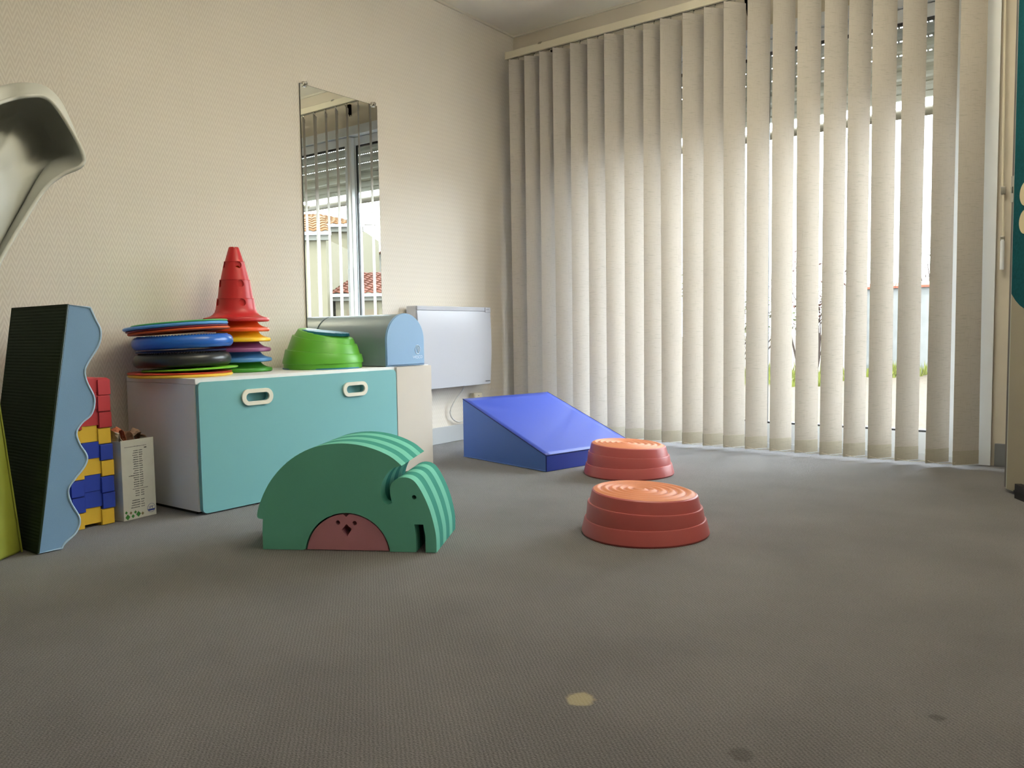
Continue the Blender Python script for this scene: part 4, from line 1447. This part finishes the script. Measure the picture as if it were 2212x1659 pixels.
shrub('bare_shrub', 'bare grey branched shrub rising behind the garden wall coping', (1.1, 11.3, GZ), 2.3, 0.9, 6, 'bark')
shrub('bare_shrub', 'russet twiggy shrub left of the garden wall end', (-0.9, 9.6, GZ), 1.5, 0.6, 6, 'bark', 500, 'leaf_red')
shrub('leafy_shrub', 'low green leafy shrub left of the garden wall', (-1.9, 8.9, GZ), 1.1, 0.9, 7, 'bark', 900, 'leaf')
shrub('leafy_shrub', 'tall hedge shrub at the far left behind the blinds', (-4.2, 9.2, GZ), 1.9, 1.2, 7, 'bark', 1200, 'leaf')


# neighbouring houses
def tiled_roof(name, p00, p10, p01, p11, material, parent, pitch=0.24, amp=0.045, rows=8):
    """corrugated tile surface: p00-p10 is the eave, p01-p11 the ridge; courses overlap in steps"""
    p00, p10, p01, p11 = (Vector(p) for p in (p00, p10, p01, p11))
    L = (p10 - p00).length
    nu = int(L / pitch) * 8
    nrm_ = (p10 - p00).cross(p01 - p00).normalized()
    if nrm_.z < 0:
        nrm_ = -nrm_
    vs, fs = [], []
    nv = rows * 2
    for j in range(nv):
        v = (j // 2 + (j % 2) * 0.999) / rows
        lift = 0.035 if j % 2 == 0 else 0.0
        for i in range(nu + 1):
            u = i / nu
            q = p00.lerp(p10, u).lerp(p01.lerp(p11, u), v)
            w = abs(math.sin(PI * u * L / pitch)) * amp
            vs.append(q + nrm_ * (w + lift))
    for j in range(nv - 1):
        for i in range(nu):
            q = j * (nu + 1) + i
            fs.append((q, q + 1, q + nu + 2, q + nu + 1))
    me = bpy.data.meshes.new(name)
    me.from_pydata([tuple(v) for v in vs], [], fs)
    o = link(name, me, material, parent)
    for pl in me.polygons:
        pl.use_smooth = True
    me.set_sharp_from_angle(angle=math.radians(50))
    sl_ = o.modifiers.new('thick', 'SOLIDIFY')
    sl_.thickness = 0.03
    return o


VA = -0.6405                      # the neighbouring plots stand turned to the street


def plot(depth):
    """ground point that lies this far along the diagonal to the neighbours"""
    return (-3.126 + depth * 0.5976, -4.262 + depth * 0.8018, GZ)


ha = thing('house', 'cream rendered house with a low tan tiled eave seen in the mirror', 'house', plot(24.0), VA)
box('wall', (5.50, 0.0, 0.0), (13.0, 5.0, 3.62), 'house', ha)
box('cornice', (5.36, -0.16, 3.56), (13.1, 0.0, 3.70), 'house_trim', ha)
box('gutter', (5.30, -0.30, 3.70), (13.2, -0.16, 3.80), 'gutter', ha)
tiled_roof('roof', (5.30, -0.32, 3.78), (13.2, -0.32, 3.78), (6.1, 2.5, 4.60), (13.2, 2.5, 4.60), 'roof_tan', ha, rows=6)
hw = thing('house', 'set back cream house wing with a white shuttered window seen in the mirror', 'house', plot(30.0), VA)
box('wall', (5.55, 0.0, 0.0), (12.0, 4.0, 4.66), 'house', hw)
fr_ = box('window', (6.46, -0.06, 2.66), (7.02, 0.0, 3.82), 'house_trim', hw)
box('pane', (6.56, -0.075, 2.76), (6.92, -0.06, 3.70), 'house_win', fr_)
box('window_sill', (6.42, -0.14, 2.58), (7.06, -0.06, 2.66), 'house_trim', fr_)
box('cornice', (5.45, -0.16, 4.56), (12.1, 0.0, 4.72), 'house_trim', hw)
box('gutter', (5.40, -0.32, 4.72), (12.1, -0.16, 4.82), 'gutter', hw)
tiled_roof('roof', (5.40, -0.34, 4.80), (12.1, -0.34, 4.80), (8.0, 3.6, 5.75), (12.1, 3.6, 5.75), 'roof_tan', hw, rows=8)
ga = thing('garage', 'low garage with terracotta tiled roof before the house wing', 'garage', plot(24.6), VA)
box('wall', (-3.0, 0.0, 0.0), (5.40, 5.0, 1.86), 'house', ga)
box('fascia', (-3.0, -0.16, 1.78), (5.46, 0.0, 1.90), 'house_trim', ga)
box('gutter', (-3.0, -0.30, 1.90), (5.46, -0.16, 1.99), 'gutter', ga)
tiled_roof('roof', (-3.0, -0.32, 1.98), (5.48, -0.32, 1.98), (-3.0, 4.6, 2.96), (5.48, 4.6, 2.96), 'roof_red', ga, rows=12)
box('gate', (4.10, -0.03, 0.0), (5.05, 0.0, 1.52), 'gate', ga)
box('gate', (1.2, -0.03, 0.0), (3.8, 0.0, 1.52), 'gate', ga)
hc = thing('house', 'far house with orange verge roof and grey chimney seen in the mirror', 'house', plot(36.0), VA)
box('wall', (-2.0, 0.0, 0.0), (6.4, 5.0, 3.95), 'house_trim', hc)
tiled_roof('roof', (6.5, -0.3, 3.92), (6.5, 5.3, 3.92), (3.4, -0.3, 5.9), (3.4, 5.3, 5.9), 'roof_red', hc)
extrude('gable', [[(6.4, 3.95), (3.4, 5.86), (3.4, 3.95)]], 0.0, 0.2, 'y', 'house_trim', hc, smooth=None)
ch_ = box('chimney', (6.52, 2.3, 0.0), (6.86, 2.8, 5.95), 'tower', hc)
box('chimney_cap', (6.44, 2.22, 5.95), (6.94, 2.88, 6.09), 'tower', ch_)
